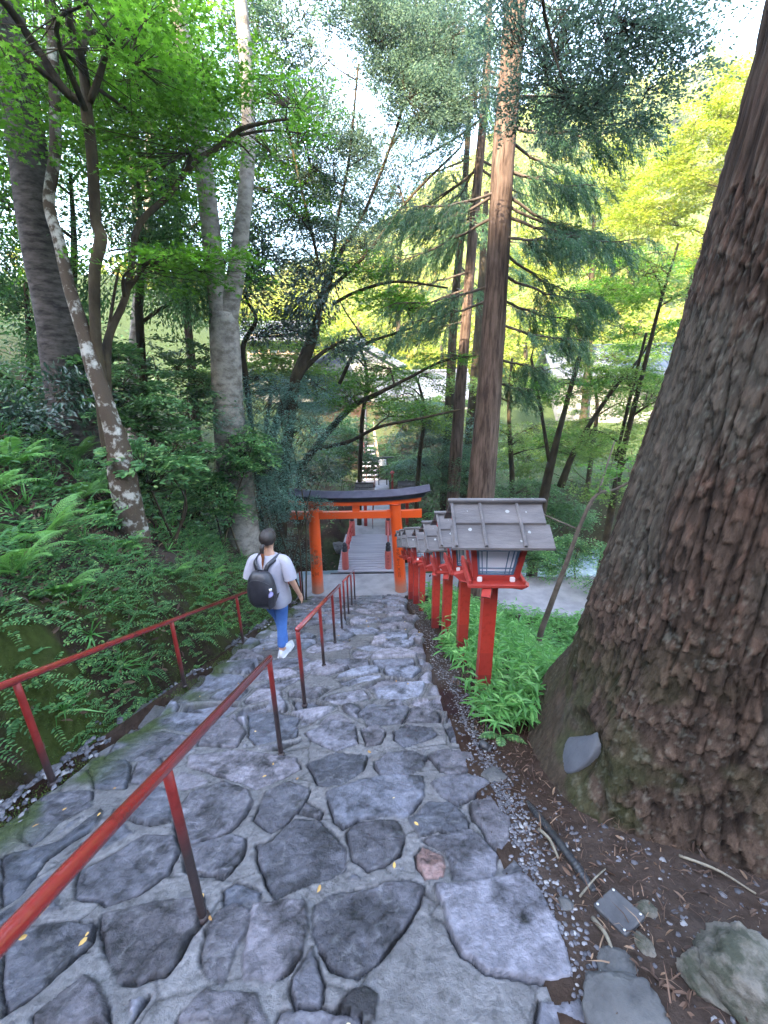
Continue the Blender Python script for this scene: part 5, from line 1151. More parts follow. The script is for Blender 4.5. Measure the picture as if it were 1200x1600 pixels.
y = np.abs(rng.normal(0, 1.3, 1500)) * rng.choice([-.5, 1], 1500) + 1.75; y = np.clip(y, .3, 8); x = .62 + np.abs(rng.normal(0, .07, 1500)) + .05 * (fbm(y * 2, y * 0, 2, 9) - .5); k = ~in_cedar(x, y, .78) & (y < 7.9); P = on_ground(x[k], y[k]); P[:, 0] -= .05; pebble(q, P, rng.uniform(.003, .010, k.sum()))
x = rng.uniform(.50, .74, 1300); y = rng.uniform(1.2, 8, 1300) ; P = np.c_[x, y, np.maximum(Pz(y) + CZ - .045 - .06 * (x - .5), ground_rel(x, y) + CZ)]; pebble(q, P, rng.uniform(.004, .012, 1300))
x = rng.uniform(.62, 1.6, 1300); y = rng.uniform(.3, 1.7, 1300); k = ~in_cedar(x, y, .78) & (fbm(x * 3, y * 3, 2, 4) > .42); k &= rng.random(1300) < .55; P = on_ground(x[k], y[k]); pebble(q, P, .003 + .011 * rng.random(k.sum()) ** 2)
x = rng.uniform(2, 9, 900); y = rng.uniform(10.2, 14, 900); P = on_ground(x, y); pebble(q, P, rng.uniform(.03, .12, 900))
tag(q.build('gravel', M['pebble'], smooth=True), 'small pebbles lining the edges of the steps and the creek', 'gravel', kind='stuff')
# bamboo grass
def sasa(mb, st, n, x, y, hmin, hmax, ls):
    P0 = on_ground(x, y); m_ = len(x); h = rng.uniform(hmin, hmax, m_); ln = rng.normal(0, .22, (m_, 2)); k = 8
    for i in range(k):
        f_ = (.45 + .55 * (i + 1) / k); c = P0 + np.c_[ln * h[:, None] * f_ ** 2, h * f_]
        a = rng.uniform(0, 6.28, m_); d = np.c_[np.cos(a), np.sin(a), rng.normal(.05, .3, m_)]
        L = ls * rng.uniform(.6, 1.25, m_); put_leaves(mb, c, d, np.array([0, 0, 1.]) + rng.normal(0, .35, (m_, 3)), L, L * rng.uniform(.17, .25, m_), 'lance')
    for i in range(0, m_, 2): st.tube([P0[i], P0[i] + [ln[i][0] * h[i] * .3, ln[i][1] * h[i] * .3, h[i] * .55], P0[i] + [ln[i][0] * h[i], ln[i][1] * h[i], h[i]]], [.004, .003, .002], 3, cap=False)
q = MB()
n = 6200; y = rng.uniform(2.1, 8.6, n); x = .68 + rng.random(n) ** .9 * (4.6 + .15 * y); k = ~in_cedar(x, y, .95) & ((x > .95) | (fbm(y * 2.2, x, 2, 3) > .5)) & (y < 8.75 - .9 * S(1., 4., x)) & ((y > 2.5) | (x < 1.3) & (x > .85))
sasa(q, q, 0, x[k], y[k], .16, .42, .125)
x = rng.uniform(.68, 1.05, 60); y = rng.uniform(2.25, 2.72, 60); sasa(q, q, 0, x, y, .14, .30, .11)
tag(q.build('bamboo_grass', M['sasa'], smooth=False), 'bright green bamboo grass growing in the bed between the lantern posts and the great cedar', 'bamboo grass', kind='stuff')
# bank undergrowth: sprigs of opposite leaflets, grass tufts, broad seedlings
def sprig(mb, P, D, Ls, k=9, ls=.035):
    for i in range(k):
        f_ = (i + 1) / k; c = P + D * (Ls * f_)[:, None] + np.array([0, 0, 1]) * (Ls * (.35 * f_ - .45 * f_ ** 2))[:, None]
        sd = unit(np.cross(D, [0, 0, 1.]))
        for s in (-1, 1):
            l_ = ls * (1.15 - .5 * f_) * np.ones(len(P)); put_leaves(mb, c, sd * s + D * .5 + rng.normal(0, .12, P.shape), np.array([0, 0, 1.]) + sd * 0 + rng.normal(0, .25, P.shape), l_, l_ * .5, 'oval')
def bank_pts(n, s0, s1, y0, y1, thr=.45, seed=7):
    s = rng.uniform(s0, s1, n); y = rng.uniform(y0, y1, n); x = -2.12 - s; k = fbm(x * 1.6, y * 1.6, 3, seed) > thr; x, y = x[k], y[k]
    return on_ground(x, y), gnorm(x, y)
q = MB()
P, N = bank_pts(2300, .24, 1.15, .8, 8.6, .40); D = unit(N * .5 + rng.normal(0, .6, P.shape) + [.5, -.2, .1]); sprig(q, P, D, rng.uniform(.10, .30, len(P)))
P, N = bank_pts(900, .10, .35, .8, 8.6, .48, 19); D = unit(N * .5 + rng.normal(0, .6, P.shape) + [.5, -.2, .1]); sprig(q, P, D, rng.uniform(.06, .16, len(P)), 7, .026)
P, N = bank_pts(1700, 1.0, 3.6, 1.4, 9, .38, 9); D = unit(N * .5 + rng.normal(0, .6, P.shape) + [.4, -.2, .1]); sprig(q, P, D, rng.uniform(.2, .5, len(P)), 11, .06)
tag(q.build('bank_sprigs', M['seedling'], smooth=False), 'light green leafy sprigs growing out of the mossy left bank', 'undergrowth', kind='stuff')
q = MB()
P, N = bank_pts(330, .25, 3.4, 1.2, 9, .44, 13)
P = np.repeat(P, 16, 0); m_ = len(P); D = unit(rng.normal(0, .7, (m_, 3)) + [.35, -.25, .75]); L = rng.uniform(.12, .34, m_); put_leaves(q, P, D, rng.normal(0, .4, (m_, 3)) + [0, 0, 1], L, .014, 'blade')
tag(q.build('sedge_grass', M['sasa'], smooth=False), 'arching grass tufts on the left bank above the red handrail', 'grass', kind='stuff')
q = MB()
P, N = bank_pts(2400, .9, 6.5, 1.0, 9.6, .47, 21); h = rng.uniform(.05, .45, len(P)); P = P + N * h[:, None]; L = rng.uniform(.05, .13, len(P))
put_leaves(q, P, rng.normal(size=P.shape) * [1, 1, .35], np.array([.2, -.2, 1.]) + rng.normal(0, .35, P.shape), L, L * .45, 'oval')
P, N = bank_pts(4000, 3.4, 10, 3.0, 14, .44, 25); h = rng.uniform(.05, .8, len(P)); P = P + np.array([0, 0, 1]) * h[:, None]; L = rng.uniform(.08, .18, len(P))
put_leaves(q, P, rng.normal(size=P.shape) * [1, 1, .35], np.array([.2, -.2, 1.]) + rng.normal(0, .35, P.shape), L, L * .4, 'oval')
n = 9000; x = rng.uniform(-16, 14, n); y = rng.uniform(13.4, 24, n); k = (np.abs(x + .5) > 1.2) & (fbm(x * .9, y * .9, 3, 27) > .46); P = on_ground(x[k], y[k]) + np.c_[0 * x[k], 0 * x[k], rng.uniform(.03, .7, k.sum())]; L = rng.uniform(.08, .2, len(P))
put_leaves(q, P, rng.normal(size=P.shape) * [1, 1, .35], np.array([.0, -.3, 1.]) + rng.normal(0, .4, P.shape), L, L * .42, 'oval')
tag(q.build('forest_undergrowth', M['broad'], smooth=False), 'dark green undergrowth leaves covering the slope behind the ferns', 'undergrowth', kind='stuff')
q = MB()
n = 60000; s = rng.uniform(-.02, .62, n); y = rng.uniform(.3, 9, n); x = -2.12 - s; k = fbm(x * 4, y * 2.4, 3, 17) > .47; x, y = x[k], y[k]; P = on_ground(x, y); N = gnorm(x, y, .02)
L = rng.uniform(.006, .018, len(P)); put_leaves(q, P, unit(N + rng.normal(0, .7, P.shape)), rng.normal(size=P.shape), L, L * .6, 'rhomb')
n = 14000; y = rng.uniform(.6, 8.5, n); x = -1.93 + rng.normal(0, .07, n); k = fbm(x * 3, y * 2.2, 3, 19) > .50; x, y = x[k], y[k]; P = np.c_[x, y, Pz(y) + CZ - .02]; L = rng.uniform(.006, .014, len(P)); put_leaves(q, P, unit(np.array([0, 0, 1.]) + rng.normal(0, .7, P.shape)), rng.normal(size=P.shape), L, L * .6, 'rhomb')
tag(q.build('moss', M['moss'], smooth=False), 'dark green moss on the low bank wall and the left edge of the steps', 'moss', kind='stuff')
# ---- ferns
def frond_mesh(Lf, kind, seed, az, el, width):
    r_ = np.random.default_rng(seed); q = MB(); n = 30; t_ = np.linspace(0, 1, n)
    d = np.array([math.cos(az), math.sin(az), 0]); z = np.sin(el) * t_ * Lf - .42 * Lf * t_ ** 2.2; rch = d * (np.cos(el) * t_ * Lf)[:, None] + np.c_[0 * z, 0 * z, z]
    q.tube(rch, np.linspace(.004, .001, n), 3, cap=False); T = unit(np.gradient(rch, axis=0)); sd = unit(np.cross(T, [0, 0, 1.])); nn = np.cross(sd, T)
    for i in range(4, n):
        w_ = width * math.sin(math.pi * min(1, (t_[i] - .06) / .94) ** .75 * .94 + .12) * (1.02 - t_[i] * .25)
        for s in (-1, 1):
            pd = unit(sd[i] * s + T[i] * .45 - nn[i] * .12)
            if kind == 'twice':
                m_ = max(4, int(w_ / .011)); f_ = np.linspace(.06, 1, m_); C_ = rch[i] + pd * (w_ * f_)[:, None] - np.array([0, 0, 1]) * (w_ * .18 * f_ ** 2)[:, None]
                l_ = .021 * (1.15 - f_ * .85) * (.6 + w_ / width * .5); cr = unit(np.cross(pd, nn[i]))
                for s2 in (-1, 1): put_leaves(q, C_, np.repeat((cr * s2 + pd * .5)[None], m_, 0), nn[i] + r_.normal(0, .18, (m_, 3)), l_, l_ * .5, 'rhomb')
            else:
                put_leaves(q, rch[i][None], (pd + r_.normal(0, .05, 3))[None], (nn[i] + r_.normal(0, .12, 3))[None], np.array([w_]), np.array([w_ * .24]), 'lance')
    return q
def fern(label, px, py, kind, n, Lf, width, az0, spread, back=0.0):
    p = ground_hit(px, py); p = p + [-back, 0, 0]; p[2] = gz(p[0], p[1]); t = thing('fern', label, 'fern', p, group='ferns on the left bank')
    for i in range(n):
        az = R(az0 + spread * ((i + .5) / n - .5) + rng.uniform(-9, 9)); frond_mesh(Lf * rng.uniform(.75, 1.12), kind, i + abs(int(px)), az, R(rng.uniform(38, 62)), width).build('frond', M['fern'], t, smooth=False)
fern('large lacy fern spreading over the bank in the middle of the fern patch', 70, 850, 'twice', 8, .85, .20, -30, 230)
fern('lacy fern with broad fronds below the lichen tree', 130, 780, 'twice', 7, .80, .19, -20, 200)
fern('fern with plain comb-like leaflets at the left frame edge', -30, 790, 'once', 8, .85, .14, -10, 200)
fern('upper comb-leaved fern reaching toward the lichen tree', 20, 735, 'once', 6, .80, .14, 0, 150)
fern('bright lacy fern at the left frame edge above the handrail', 20, 900, 'twice', 7, .7, .17, -40, 200)
fern('long lacy fern under the lichen tree, its fronds pointing right', 165, 805, 'twice', 6, .75, .18, -25, 150)
fern('lacy fern above the other ferns, beside the lichen tree foot', 120, 720, 'twice', 7, .75, .18, -20, 200)
fern('lacy fern drooping from the litter to the mossy wall', 95, 930, 'twice', 6, .5, .13, -40, 170)
fern('young fern right of the lichen tree foot', 235, 800, 'twice', 6, .5, .12, -30, 190)
fern('comb-leaved fern on the wall above the third rail post', 270, 900, 'once', 6, .42, .08, -40, 170)
fern('small lacy fern hanging over the mossy wall', 195, 860, 'twice', 6, .5, .12, -30, 180)
fern('small fern on the bank behind the walking person', 345, 800, 'twice', 7, .55, .13, -30, 220)
fern('drooping small fern left of the walking person', 330, 900, 'once', 6, .38, .07, -40, 180)
# fern sprig near the black pipe cap
p = ground_hit(782, 1150); t = thing('fern', 'tiny fern with two fronds beside the black pipe cap at the bed edge', 'fern', p)
for az in (200, 255, 320): frond_mesh(.24, 'once', az, R(az), R(38), .045).build('frond', M['seedling'], t, smooth=False)

# ---- rocks
def rock(name, label, c, rad, mat_, seed, group=None, flat=.0, rz_=0.0, cat='rock', sharp=1.0, sink=.35):
    bm = bmesh.new(); bmesh.ops.create_icosphere(bm, subdivisions=5, radius=1); V = np.array([v.co[:] for v in bm.verts]); r_ = np.random.default_rng(seed)
    for i in range(14):                                         # cut with random planes: faceted stone
        n_ = unit(r_.normal(size=3)); d = r_.uniform(.62, .92); k = V @ n_; V = V - np.clip(k - d, 0, 9)[:, None] * n_ * .92 * sharp
    V += V * ((fbm(V[:, 0] * 3 + V[:, 2] * 2, V[:, 1] * 3 - V[:, 2], 4, seed) - .5) * .22)[:, None] + V * ((fbm(V[:, 0] * 12 + V[:, 2] * 9, V[:, 1] * 12 - V[:, 2] * 5, 3, seed + 1) - .5) * .10 - np.abs(fbm(V[:, 0] * 5 + V[:, 2] * 2, V[:, 1] * 5 + V[:, 2] * 6, 4, seed + 2) - .5) * .28)[:, None]
    V = V * np.array(rad); ca, sa = math.cos(rz_), math.sin(rz_); V = np.c_[V[:, 0] * ca - V[:, 1] * sa, V[:, 0] * sa + V[:, 1] * ca, V[:, 2]]
    fs = np.array([[v.index for v in f.verts] for f in bm.faces]); bm.free()
    q = MB(); q.add(V + [0, 0, rad[2] * (1 - sink * 2) * .5], fs); o = q.build(name, mat_); o.location = tuple(float(v) for v in c); return tag(o, label, cat, group)
def rk(px, py, *a, **k): p = ground_hit(px, py); return rock('rock', k.pop('label'), p, *a, **k)
rk(1195, 1560, (.15, .22, .13), M['rock_pale'], 3, label='large pale boulder in the bottom right corner', rz_=.6)
rk(1105, 1540, (.07, .11, .05), M['rock_pale'], 9, label='angular pale rock left of the large boulder', rz_=.4)
rk(965, 1590, (.15, .12, .035), M['rock'], 5, label='flat dark slab at the bottom edge right of the paving', rz_=.3)
rk(965, 1515, (.075, .06, .03), M['rock'], 15, label='flat grey stone below the square cover plate', rz_=.8)
rk(1008, 1480, (.03, .045, .02), M['rock_pale'], 25, label='small pale oval stone below the right corner of the plate')
rk(1012, 1425, (.045, .032, .02), M['rock_pale'], 26, label='pale chip of stone right of the square cover plate')
rk(885, 1415, (.035, .03, .02), M['rock'], 27, label='brown stone between the big pale slab and the plate')
rk(770, 1215, (.08, .06, .03), M['rock'], 31, label='half buried brown stone behind the gravel, below the black cap')
G = 'rocks along the river'
for i, (px, py, s_, lbl) in enumerate([(915, 800, .6, 'big wet rock in the river right of the roof ridge'), (880, 780, .45, 'flat river rock above the nearest roof corner'), (940, 835, .5, 'river rock below the leaning sapling top'), (975, 790, .55, 'river rock close to the great trunk edge'), (855, 765, .4, 'small river rock behind the roof ridge'), (830, 745, .5, 'river rock in front of the thick cedar')]):
    p = at(px, py, 12.2 + (840 - py) * .03); p[2] = gz(p[0], p[1]); rock('river_rock', lbl, p, (s_, s_ * .8, s_ * .5), M['rock'], 40 + i, G, rz_=i)
for i, (x, y, s_, lbl) in enumerate([(-1.9, 10.6, .45, 'mossy rock under the left side of the footbridge'), (-2.6, 11.2, .6, 'dark boulder in the creek left of the left gate pillar'), (-1.5, 13.0, .4, 'rock at the far left corner of the footbridge'), (.75, 10.75, .35, 'rock beside the right footbridge post')]):
    rock('creek_rock', lbl, (x, y, gz(x, y)), (s_, s_ * .8, s_ * .6), M['rock'], 60 + i, 'rocks in the creek under the footbridge', rz_=i)
# ---- black pipe, cap, plate, sticks
def gpt(px, py, up=0.0): p = ground_hit(px, py); return p + [0, 0, up]
P = spline(np.array([gpt(822, 1250, -.02), gpt(850, 1292, .018), gpt(893, 1350, .02), gpt(930, 1395, -.01)]), 90)
q = MB(); q.tube(P - P[0], .0165 + .0018 * np.sin(np.arange(90) * 2.1), 12); o = q.build('drain_pipe', M['plastic']); o.location = P[0]; tag(o, 'black flexible pipe lying on the soil beside the great cedar', 'pipe')
p = gpt(757, 1170, .02); q = MB(); a = np.array([-.028, .02, .012]); q.tube([-a, a], .027, 20); q.tube([-a * 1.12, -a * .8], .0295, 20); o = q.build('pipe_cap', M['plastic']); o.location = p; tag(o, 'short black plastic pipe end at the edge of the steps', 'pipe')
p = gpt(965, 1432, .018); t = thing('cover_plate', 'square dark grey plate with screws in its corners on the soil', 'cover plate', p, R(28)); t.rotation_euler = (R(-14), 0, R(28))
q = MB(); q.bbox((0, 0, 0), (.115, .125, .022), .005); q.build('plate', M['plate'], t, smooth=False)
for sx in (-1, 1):
    for sy in (-1, 1): q = MB(); q.lathe([(0, .0), (.005, 0), (.0045, .003), (0, .0035)], (sx * .046, sy * .051, .0105), 10); q.build('screw', M['screw'], t)
for i, (a, b, w_, lbl) in enumerate([((842, 1300), (872, 1345), .008, 'pale stick beside the black pipe'), ((925, 1440), (962, 1510), .008, 'pale stick below the square plate'), ((905, 1405), (945, 1362), .004, 'thin reddish twig crossing the end of the black pipe'), ((1060, 1340), (1180, 1400), .006, 'long dry twig at the foot of the great cedar')]):
    A, B = gpt(*a, .012), gpt(*b, .012); P = spline(np.array([A, (A + B) / 2 + [.008, .006, .012], B]), 12); q = MB(); q.tube(P - A, np.linspace(w_, w_ * .6, 12), 7, noise=.15); o = q.build('stick', mat('stick_wood' + str(i), (.09, .075, .055), .9, (.24, .21, .16), 20)); o.location = A; tag(o, lbl, 'stick')
# ================================================================== THE WALKING PERSON
def skin(name, nodes, edges, root, mat_, parent, sub=2, post=None):
    keys = list(nodes); idx = {k: i for i, k in enumerate(keys)}
    me = bpy.data.meshes.new(name); me.from_pydata([nodes[k][0] for k in keys], [(idx[a], idx[b]) for a, b in edges], []); ob = bpy.data.objects.new(name, me); COL.objects.link(ob)
    md = ob.modifiers.new('skin', 'SKIN'); md.use_smooth_shade = True; md.branch_smoothing = .4
    for k in keys:
        r_ = nodes[k][1]; r_ = (r_, r_) if not isinstance(r_, tuple) else r_
        sv = me.skin_vertices[0].data[idx[k]]; sv.radius = r_; sv.use_root = (k == root)
    s2 = ob.modifiers.new('sub', 'SUBSURF'); s2.levels = sub; s2.render_levels = sub
    bpy.context.view_layer.update(); ev = ob.evaluated_get(bpy.context.evaluated_depsgraph_get()); nm = bpy.data.meshes.new_from_object(ev); bpy.data.objects.remove(ob)
    if post:
        V = np.empty(len(nm.vertices) * 3); nm.vertices.foreach_get('co', V); V = post(V.reshape(-1, 3)); nm.vertices.foreach_set('co', V.ravel()); nm.update()
    nm.polygons.foreach_set('use_smooth', [True] * len(nm.polygons)); nm.materials.clear()
    return link(name, nm, mat_, parent)
M['skin'] = mat('skin', (.44, .23, .155), .55, (.52, .29, .20), 9, .05, 80)
M['hair'] = mat('hair', (.010, .008, .008), .38, (.035, .022, .018), 40, .4, 90, stretch=(4, 4, .6))
M['hairtip'] = mat('hair_tips', (.16, .05, .02), .45, (.28, .09, .03), 30, .3, 90)
M['shirt'] = mat('grey_tee', (.29, .285, .34), .85, (.36, .35, .41), 4, .35, 9)
M['jeans'] = mat('blue_jeans', (.035, .12, .38), .85, (.06, .18, .50), 6, .4, 14)
M['shoe'] = mat('pale_shoe', (.45, .45, .50), .6, (.62, .62, .66), 9)
M['pack'] = mat('black_nylon', (.012, .012, .018), .42, (.028, .028, .036), 8, .6, 12, spec=.6)
def person():
    px_, py_ = -1.27, 4.17; fz = path_z(0, py_) + .03
    t = thing('person', 'woman walking down the steps in a pale grey shirt, blue jeans and a ponytail, black backpack on her back', 'person', (px_, py_, fz), R(-6))
    t['label'] = 'walking woman in pale grey shirt and blue jeans, dark ponytail, seen from behind'
    nd = {'pel': ((0, 0, .84), (.125, .10)), 'bel': ((0, .0, .96), (.115, .095)), 'che': ((0, .01, 1.12), (.135, .10)), 'sho': ((0, .0, 1.25), (.12, .085)), 'nk0': ((0, .005, 1.315), .052), 'nk1': ((0, .02, 1.37), .048),
          'hd0': ((0, .035, 1.425), (.060, .068)), 'hd1': ((0, .03, 1.475), (.074, .088)), 'hd2': ((0, .025, 1.525), (.070, .084)), 'hd3': ((0, .02, 1.56), (.040, .05)),
          'er': ((.078, .03, 1.465), .011), 'el_': ((-.078, .03, 1.465), .011)}
    ed = [('pel', 'bel'), ('bel', 'che'), ('che', 'sho'), ('sho', 'nk0'), ('nk0', 'nk1'), ('nk1', 'hd0'), ('hd0', 'hd1'), ('hd1', 'hd2'), ('hd2', 'hd3'), ('hd1', 'er'), ('hd1', 'el_')]
    arms = {'r': [(.15, 0, 1.245), (.185, -.01, 1.20), (.235, -.04, 1.02), (.255, -.035, .99), (.285, .045, .80)], 'l': [(-.15, 0, 1.245), (-.185, -.01, 1.20), (-.225, -.02, 1.02), (-.235, -.01, .99), (-.20, .075, .81)]}
    for s, A in arms.items():
        R_ = [.052, .047, .038, .037, .025]
        for i, (p, r_) in enumerate(zip(A, R_)): nd['a%s%d' % (s, i)] = (p, r_)
        ed += [('sho', 'a%s0' % s)] + [('a%s%d' % (s, i), 'a%s%d' % (s, i + 1)) for i in range(4)]
        w_ = np.array(A[-1]); sx = 1 if s == 'r' else -1; dn = unit(w_ - np.array(A[-2]))
        pm_ = w_ + dn * .055; nd['p' + s] = (tuple(pm_), (.016, .034)); ed.append(('a%s4' % s, 'p' + s)); kn = w_ + dn * .085; nd['k' + s] = (tuple(kn), (.014, .036)); ed.append(('p' + s, 'k' + s))
        fw = np.array([sx * -.05, 1, .1]); fw = unit(fw - dn * (fw @ dn))
        for f_, (off, L) in enumerate([(.028, .062), (.010, .072), (-.009, .066), (-.027, .050)]):
            a = kn + fw * off + dn * .012; b = a + dn * L * .5 + np.array([-sx * .006, 0, 0]); c = b + unit(dn + np.array([-sx * .45, .15, 0])) * L * .5
            for j, (p, r_) in enumerate(((a, .0088), (b, .0082), (c, .0065))): nd['f%s%d%d' % (s, f_, j)] = (tuple(p), r_)
            ed += [('k' + s, 'f%s%d0' % (s, f_)), ('f%s%d0' % (s, f_), 'f%s%d1' % (s, f_)), ('f%s%d1' % (s, f_), 'f%s%d2' % (s, f_))]
        a = w_ + dn * .03 + fw * .026; b = a + unit(dn + fw * .7) * .03; c = b + unit(dn + fw * .2) * .028
        for j, (p, r_) in enumerate(((a, .011), (b, .0095), (c, .007))): nd['t%s%d' % (s, j)] = (tuple(p), r_)
        ed += [('p' + s, 't%s0' % s), ('t%s0' % s, 't%s1' % s), ('t%s1' % s, 't%s2' % s)]
    legs = {'r': [(.075, 0, .80), (.075, .01, .66), (.055, .03, .43), (.045, .0, .22), (.035, -.02, .075)], 'l': [(-.075, 0, .80), (-.065, .05, .65), (-.03, .17, .40), (.0, .16, .16), (.005, .14, -.02)]}
    for s, A in legs.items():
        for i, (p, r_) in enumerate(zip(A, [.085, .075, .052, .046, .034])): nd['g%s%d' % (s, i)] = (p, r_)
        a = np.array(A[-1]); nd['h' + s] = (tuple(a + [.0, -.03, -.045]), .026); nd['o' + s] = (tuple(a + [.02, .12, -.05]), (.034, .022)); nd['q' + s] = (tuple(a + [.03, .18, -.055]), (.028, .016))
        ed += [('pel', 'g%s0' % s)] + [('g%s%d' % (s, i), 'g%s%d' % (s, i + 1)) for i in range(4)] + [('g%s4' % s, 'h' + s), ('g%s4' % s, 'o' + s), ('o' + s, 'q' + s)]
    def face(V):
        def bump(c, r_, d): k = np.exp(-((V - c) ** 2).sum(1) / r_ ** 2)[:, None]; return k * np.array(d)
        return V + bump([0, .118, 1.462], .016, [0, .022, 0]) + bump([.028, .11, 1.487], .014, [0, -.009, 0]) + bump([-.028, .11, 1.487], .014, [0, -.009, 0]) + bump([0, .11, 1.425], .014, [0, .007, 0]) + bump([0, .10, 1.393], .02, [0, .01, 0])
    skin('body', nd, ed, 'pel', M['skin'], t, 2, face)
    # hair cap and ponytail
    q = MB(); n, m_ = 36, 22; V = []
    for i in range(m_):
        ph = math.pi * i / (m_ - 1) * .70
        for j in range(n):
            a = 2 * math.pi * j / n; x, y, z = math.sin(ph) * math.cos(a), math.sin(ph) * math.sin(a), math.cos(ph)
            fr = max(0, y) ** 1.5; V.append([.088 * x * (1 + .02 * math.sin(a * 11)), .015 + .103 * y * (1 - .0 * fr), 1.492 + .098 * z + (fr * .06 * (1 if z < .3 else 0)) - .012 * math.sin(a * 9) * .3])
    q.add(V, np.array([[i * n + j, (i + 1) * n + j, (i + 1) * n + (j + 1) % n, i * n + (j + 1) % n] for i in range(m_ - 1) for j in range(n)])); hr = q.build('hair', M['hair'], t)
    q = MB(); q.tube(spline(np.array([(-.015, -.085, 1.45), (-.02, -.115, 1.425), (-.022, -.115, 1.37)]), 9), [.022, .026, .026, .026, .025, .024, .024, .023, .022], 12, noise=.1); q.build('ponytail', M['hair'], hr)
    q = MB(); q.tube(spline(np.array([(-.022, -.115, 1.375), (-.022, -.11, 1.31), (-.032, -.112, 1.25), (-.035, -.118, 1.18)]), 14), np.linspace(.022, .004, 14), 10, noise=.2, flat=1); q.build('ponytail_tip', M['hairtip'], hr)
    q = MB(); q.tube([(-.03, -.10, 1.437), (-.005, -.115, 1.432)], .010, 8); q.build('hair_clip', M['white'], hr)
    # shirt: lofted torso and loose sleeves
    def loft(rows, n=36, mat_=None, nm='', sd=1):
        q = MB(); V = []
        for r_i, (x, y, z, rx, ry, ph) in enumerate(rows):
            for j in range(n):
                a = 2 * math.pi * j / n; w_ = 1 + .035 * math.sin(a * 5 + ph) + .02 * math.sin(a * 9 - ph * 2)
                V.append([x + rx * w_ * math.copysign(abs(math.cos(a)) ** .85, math.cos(a)), y + ry * w_ * math.sin(a), z])
        q.add(V, np.array([[i * n + j, i * n + (j + 1) % n, (i + 1) * n + (j + 1) % n, (i + 1) * n + j] for i in range(len(rows) - 1) for j in range(n)])); return q
    q = loft([(.01, 0, .70, .175, .145, .0), (.01, 0, .74, .185, .150, .2), (.01, 0, .84, .180, .145, .9), (.005, 0, .94, .170, .135, 1.7), (0, 0, 1.04, .172, .130, 2.2), (0, 0, 1.14, .180, .128, 2.5), (0, 0, 1.22, .180, .118, 2.7), (0, 0, 1.265, .155, .10, 2.8), (0, .0, 1.295, .105, .08, 2.8), (0, .005, 1.312, .068, .065, 2.8), (0, .005, 1.305, .060, .058, 2.8)])
    for s in (1, -1):
        P = spline(np.array([(s * .10, 0, 1.255), (s * .17, -.005, 1.225), (s * .215, -.025, 1.12), (s * .235, -.035, 1.03)]), 14); q.tube(P, np.interp(np.linspace(0, 1, 14), [0, .3, 1], [.055, .068, .074]), 20, cap=False, noise=.10)
    q.build('shirt', M['shirt'], t)
    # jeans
    jn = {'p': ((0, 0, .83), (.135, .11)), 'w': ((0, 0, .92), (.13, .105))}; je = [('p', 'w')]
    for s, A in legs.items():
        A = list(A); A[-1] = tuple(np.array(A[-1]) + [0, 0, .03])
        for i, (p, r_) in enumerate(zip(A, [.100, .090, .064, .058, .052])): jn[s + str(i)] = (p, r_)
        je += [('p', s + '0')] + [(s + str(i), s + str(i + 1)) for i in range(4)]
    skin('jeans', jn, je, 'p', M['jeans'], t, 2, lambda V: V * (1 + .02 * (fbm(V[:, 0] * 18, V[:, 2] * 26, 3, 5) - .5))[:, None])
    for s, A in legs.items():
        a = np.array(A[-1]); q = MB(); rows = [(-.055, .022, .0), (-.05, .034, .045), (-.01, .040, .075), (.05, .043, .055), (.11, .046, .035), (.165, .042, .02), (.20, .022, .008)]; V = []; n = 20
        for (yy_, hw_, top) in rows:
            for j in range(n):
                b = 2 * math.pi * j / n; V.append([a[0] + .012 * (yy_ / .1) + hw_ * math.cos(b), a[1] + yy_, a[2] - .085 + .012 + (max(0, math.sin(b)) * (top + .035) + min(0, math.sin(b)) * .012)])
        q.add(V, [np.array([[i * n + j, i * n + (j + 1) % n, (i + 1) * n + (j + 1) % n, (i + 1) * n + j] for i in range(len(rows) - 1) for j in range(n)]), np.arange(n)[None, ::-1], (np.arange(n) + (len(rows) - 1) * n)[None]])
        sh = q.build('shoe', M['shoe'], t); q = MB(); V2 = np.array(V).reshape(len(rows), n, 3); out_ = [(x, y, a[2] - .085) for x, y in [(r_[0][0], r_[0][1]) for r_ in V2]] 
        ro = [(a[0] + .012 * (y / .1) + s2 * (w_ + .004), a[1] + y) for s2, seq in ((1, rows), (-1, rows[::-1])) for (y, w_, _) in seq]
        m_ = len(ro); q.add([(x, y, a[2] - .092) for x, y in ro] + [(x, y, a[2] - .070) for x, y in ro], [np.array([[i, (i + 1) % m_, (i + 1) % m_ + m_, i + m_] for i in range(m_)]), np.arange(m_)[None, ::-1], (np.arange(m_) + m_)[None]]); q.build('sole', M['white'], sh)
    q = MB(); q.tube([(-.209, .055, .845), (-.207, .06, .832)], .029, 16); q.build('wristwatch', M['white'], t)
    # backpack: a thing of its own, carried on the back
    c = np.array([-.035, -.205, 1.0]); rt = R(-6); cr, sr_ = math.cos(rt), math.sin(rt)
    b = thing('backpack', 'black nylon backpack hanging low on the back of the walking woman', 'backpack', (px_ + c[0] * cr - c[1] * sr_, py_ + c[0] * sr_ + c[1] * cr, fz + c[2]), rt)
    q = MB(); n = 44; rows = [(-.205, .085, .05), (-.20, .115, .070), (-.16, .145, .088), (-.08, .155, .10), (0, .15, .10), (.08, .138, .092), (.14, .118, .078), (.18, .088, .06), (.20, .055, .035)]; V = []
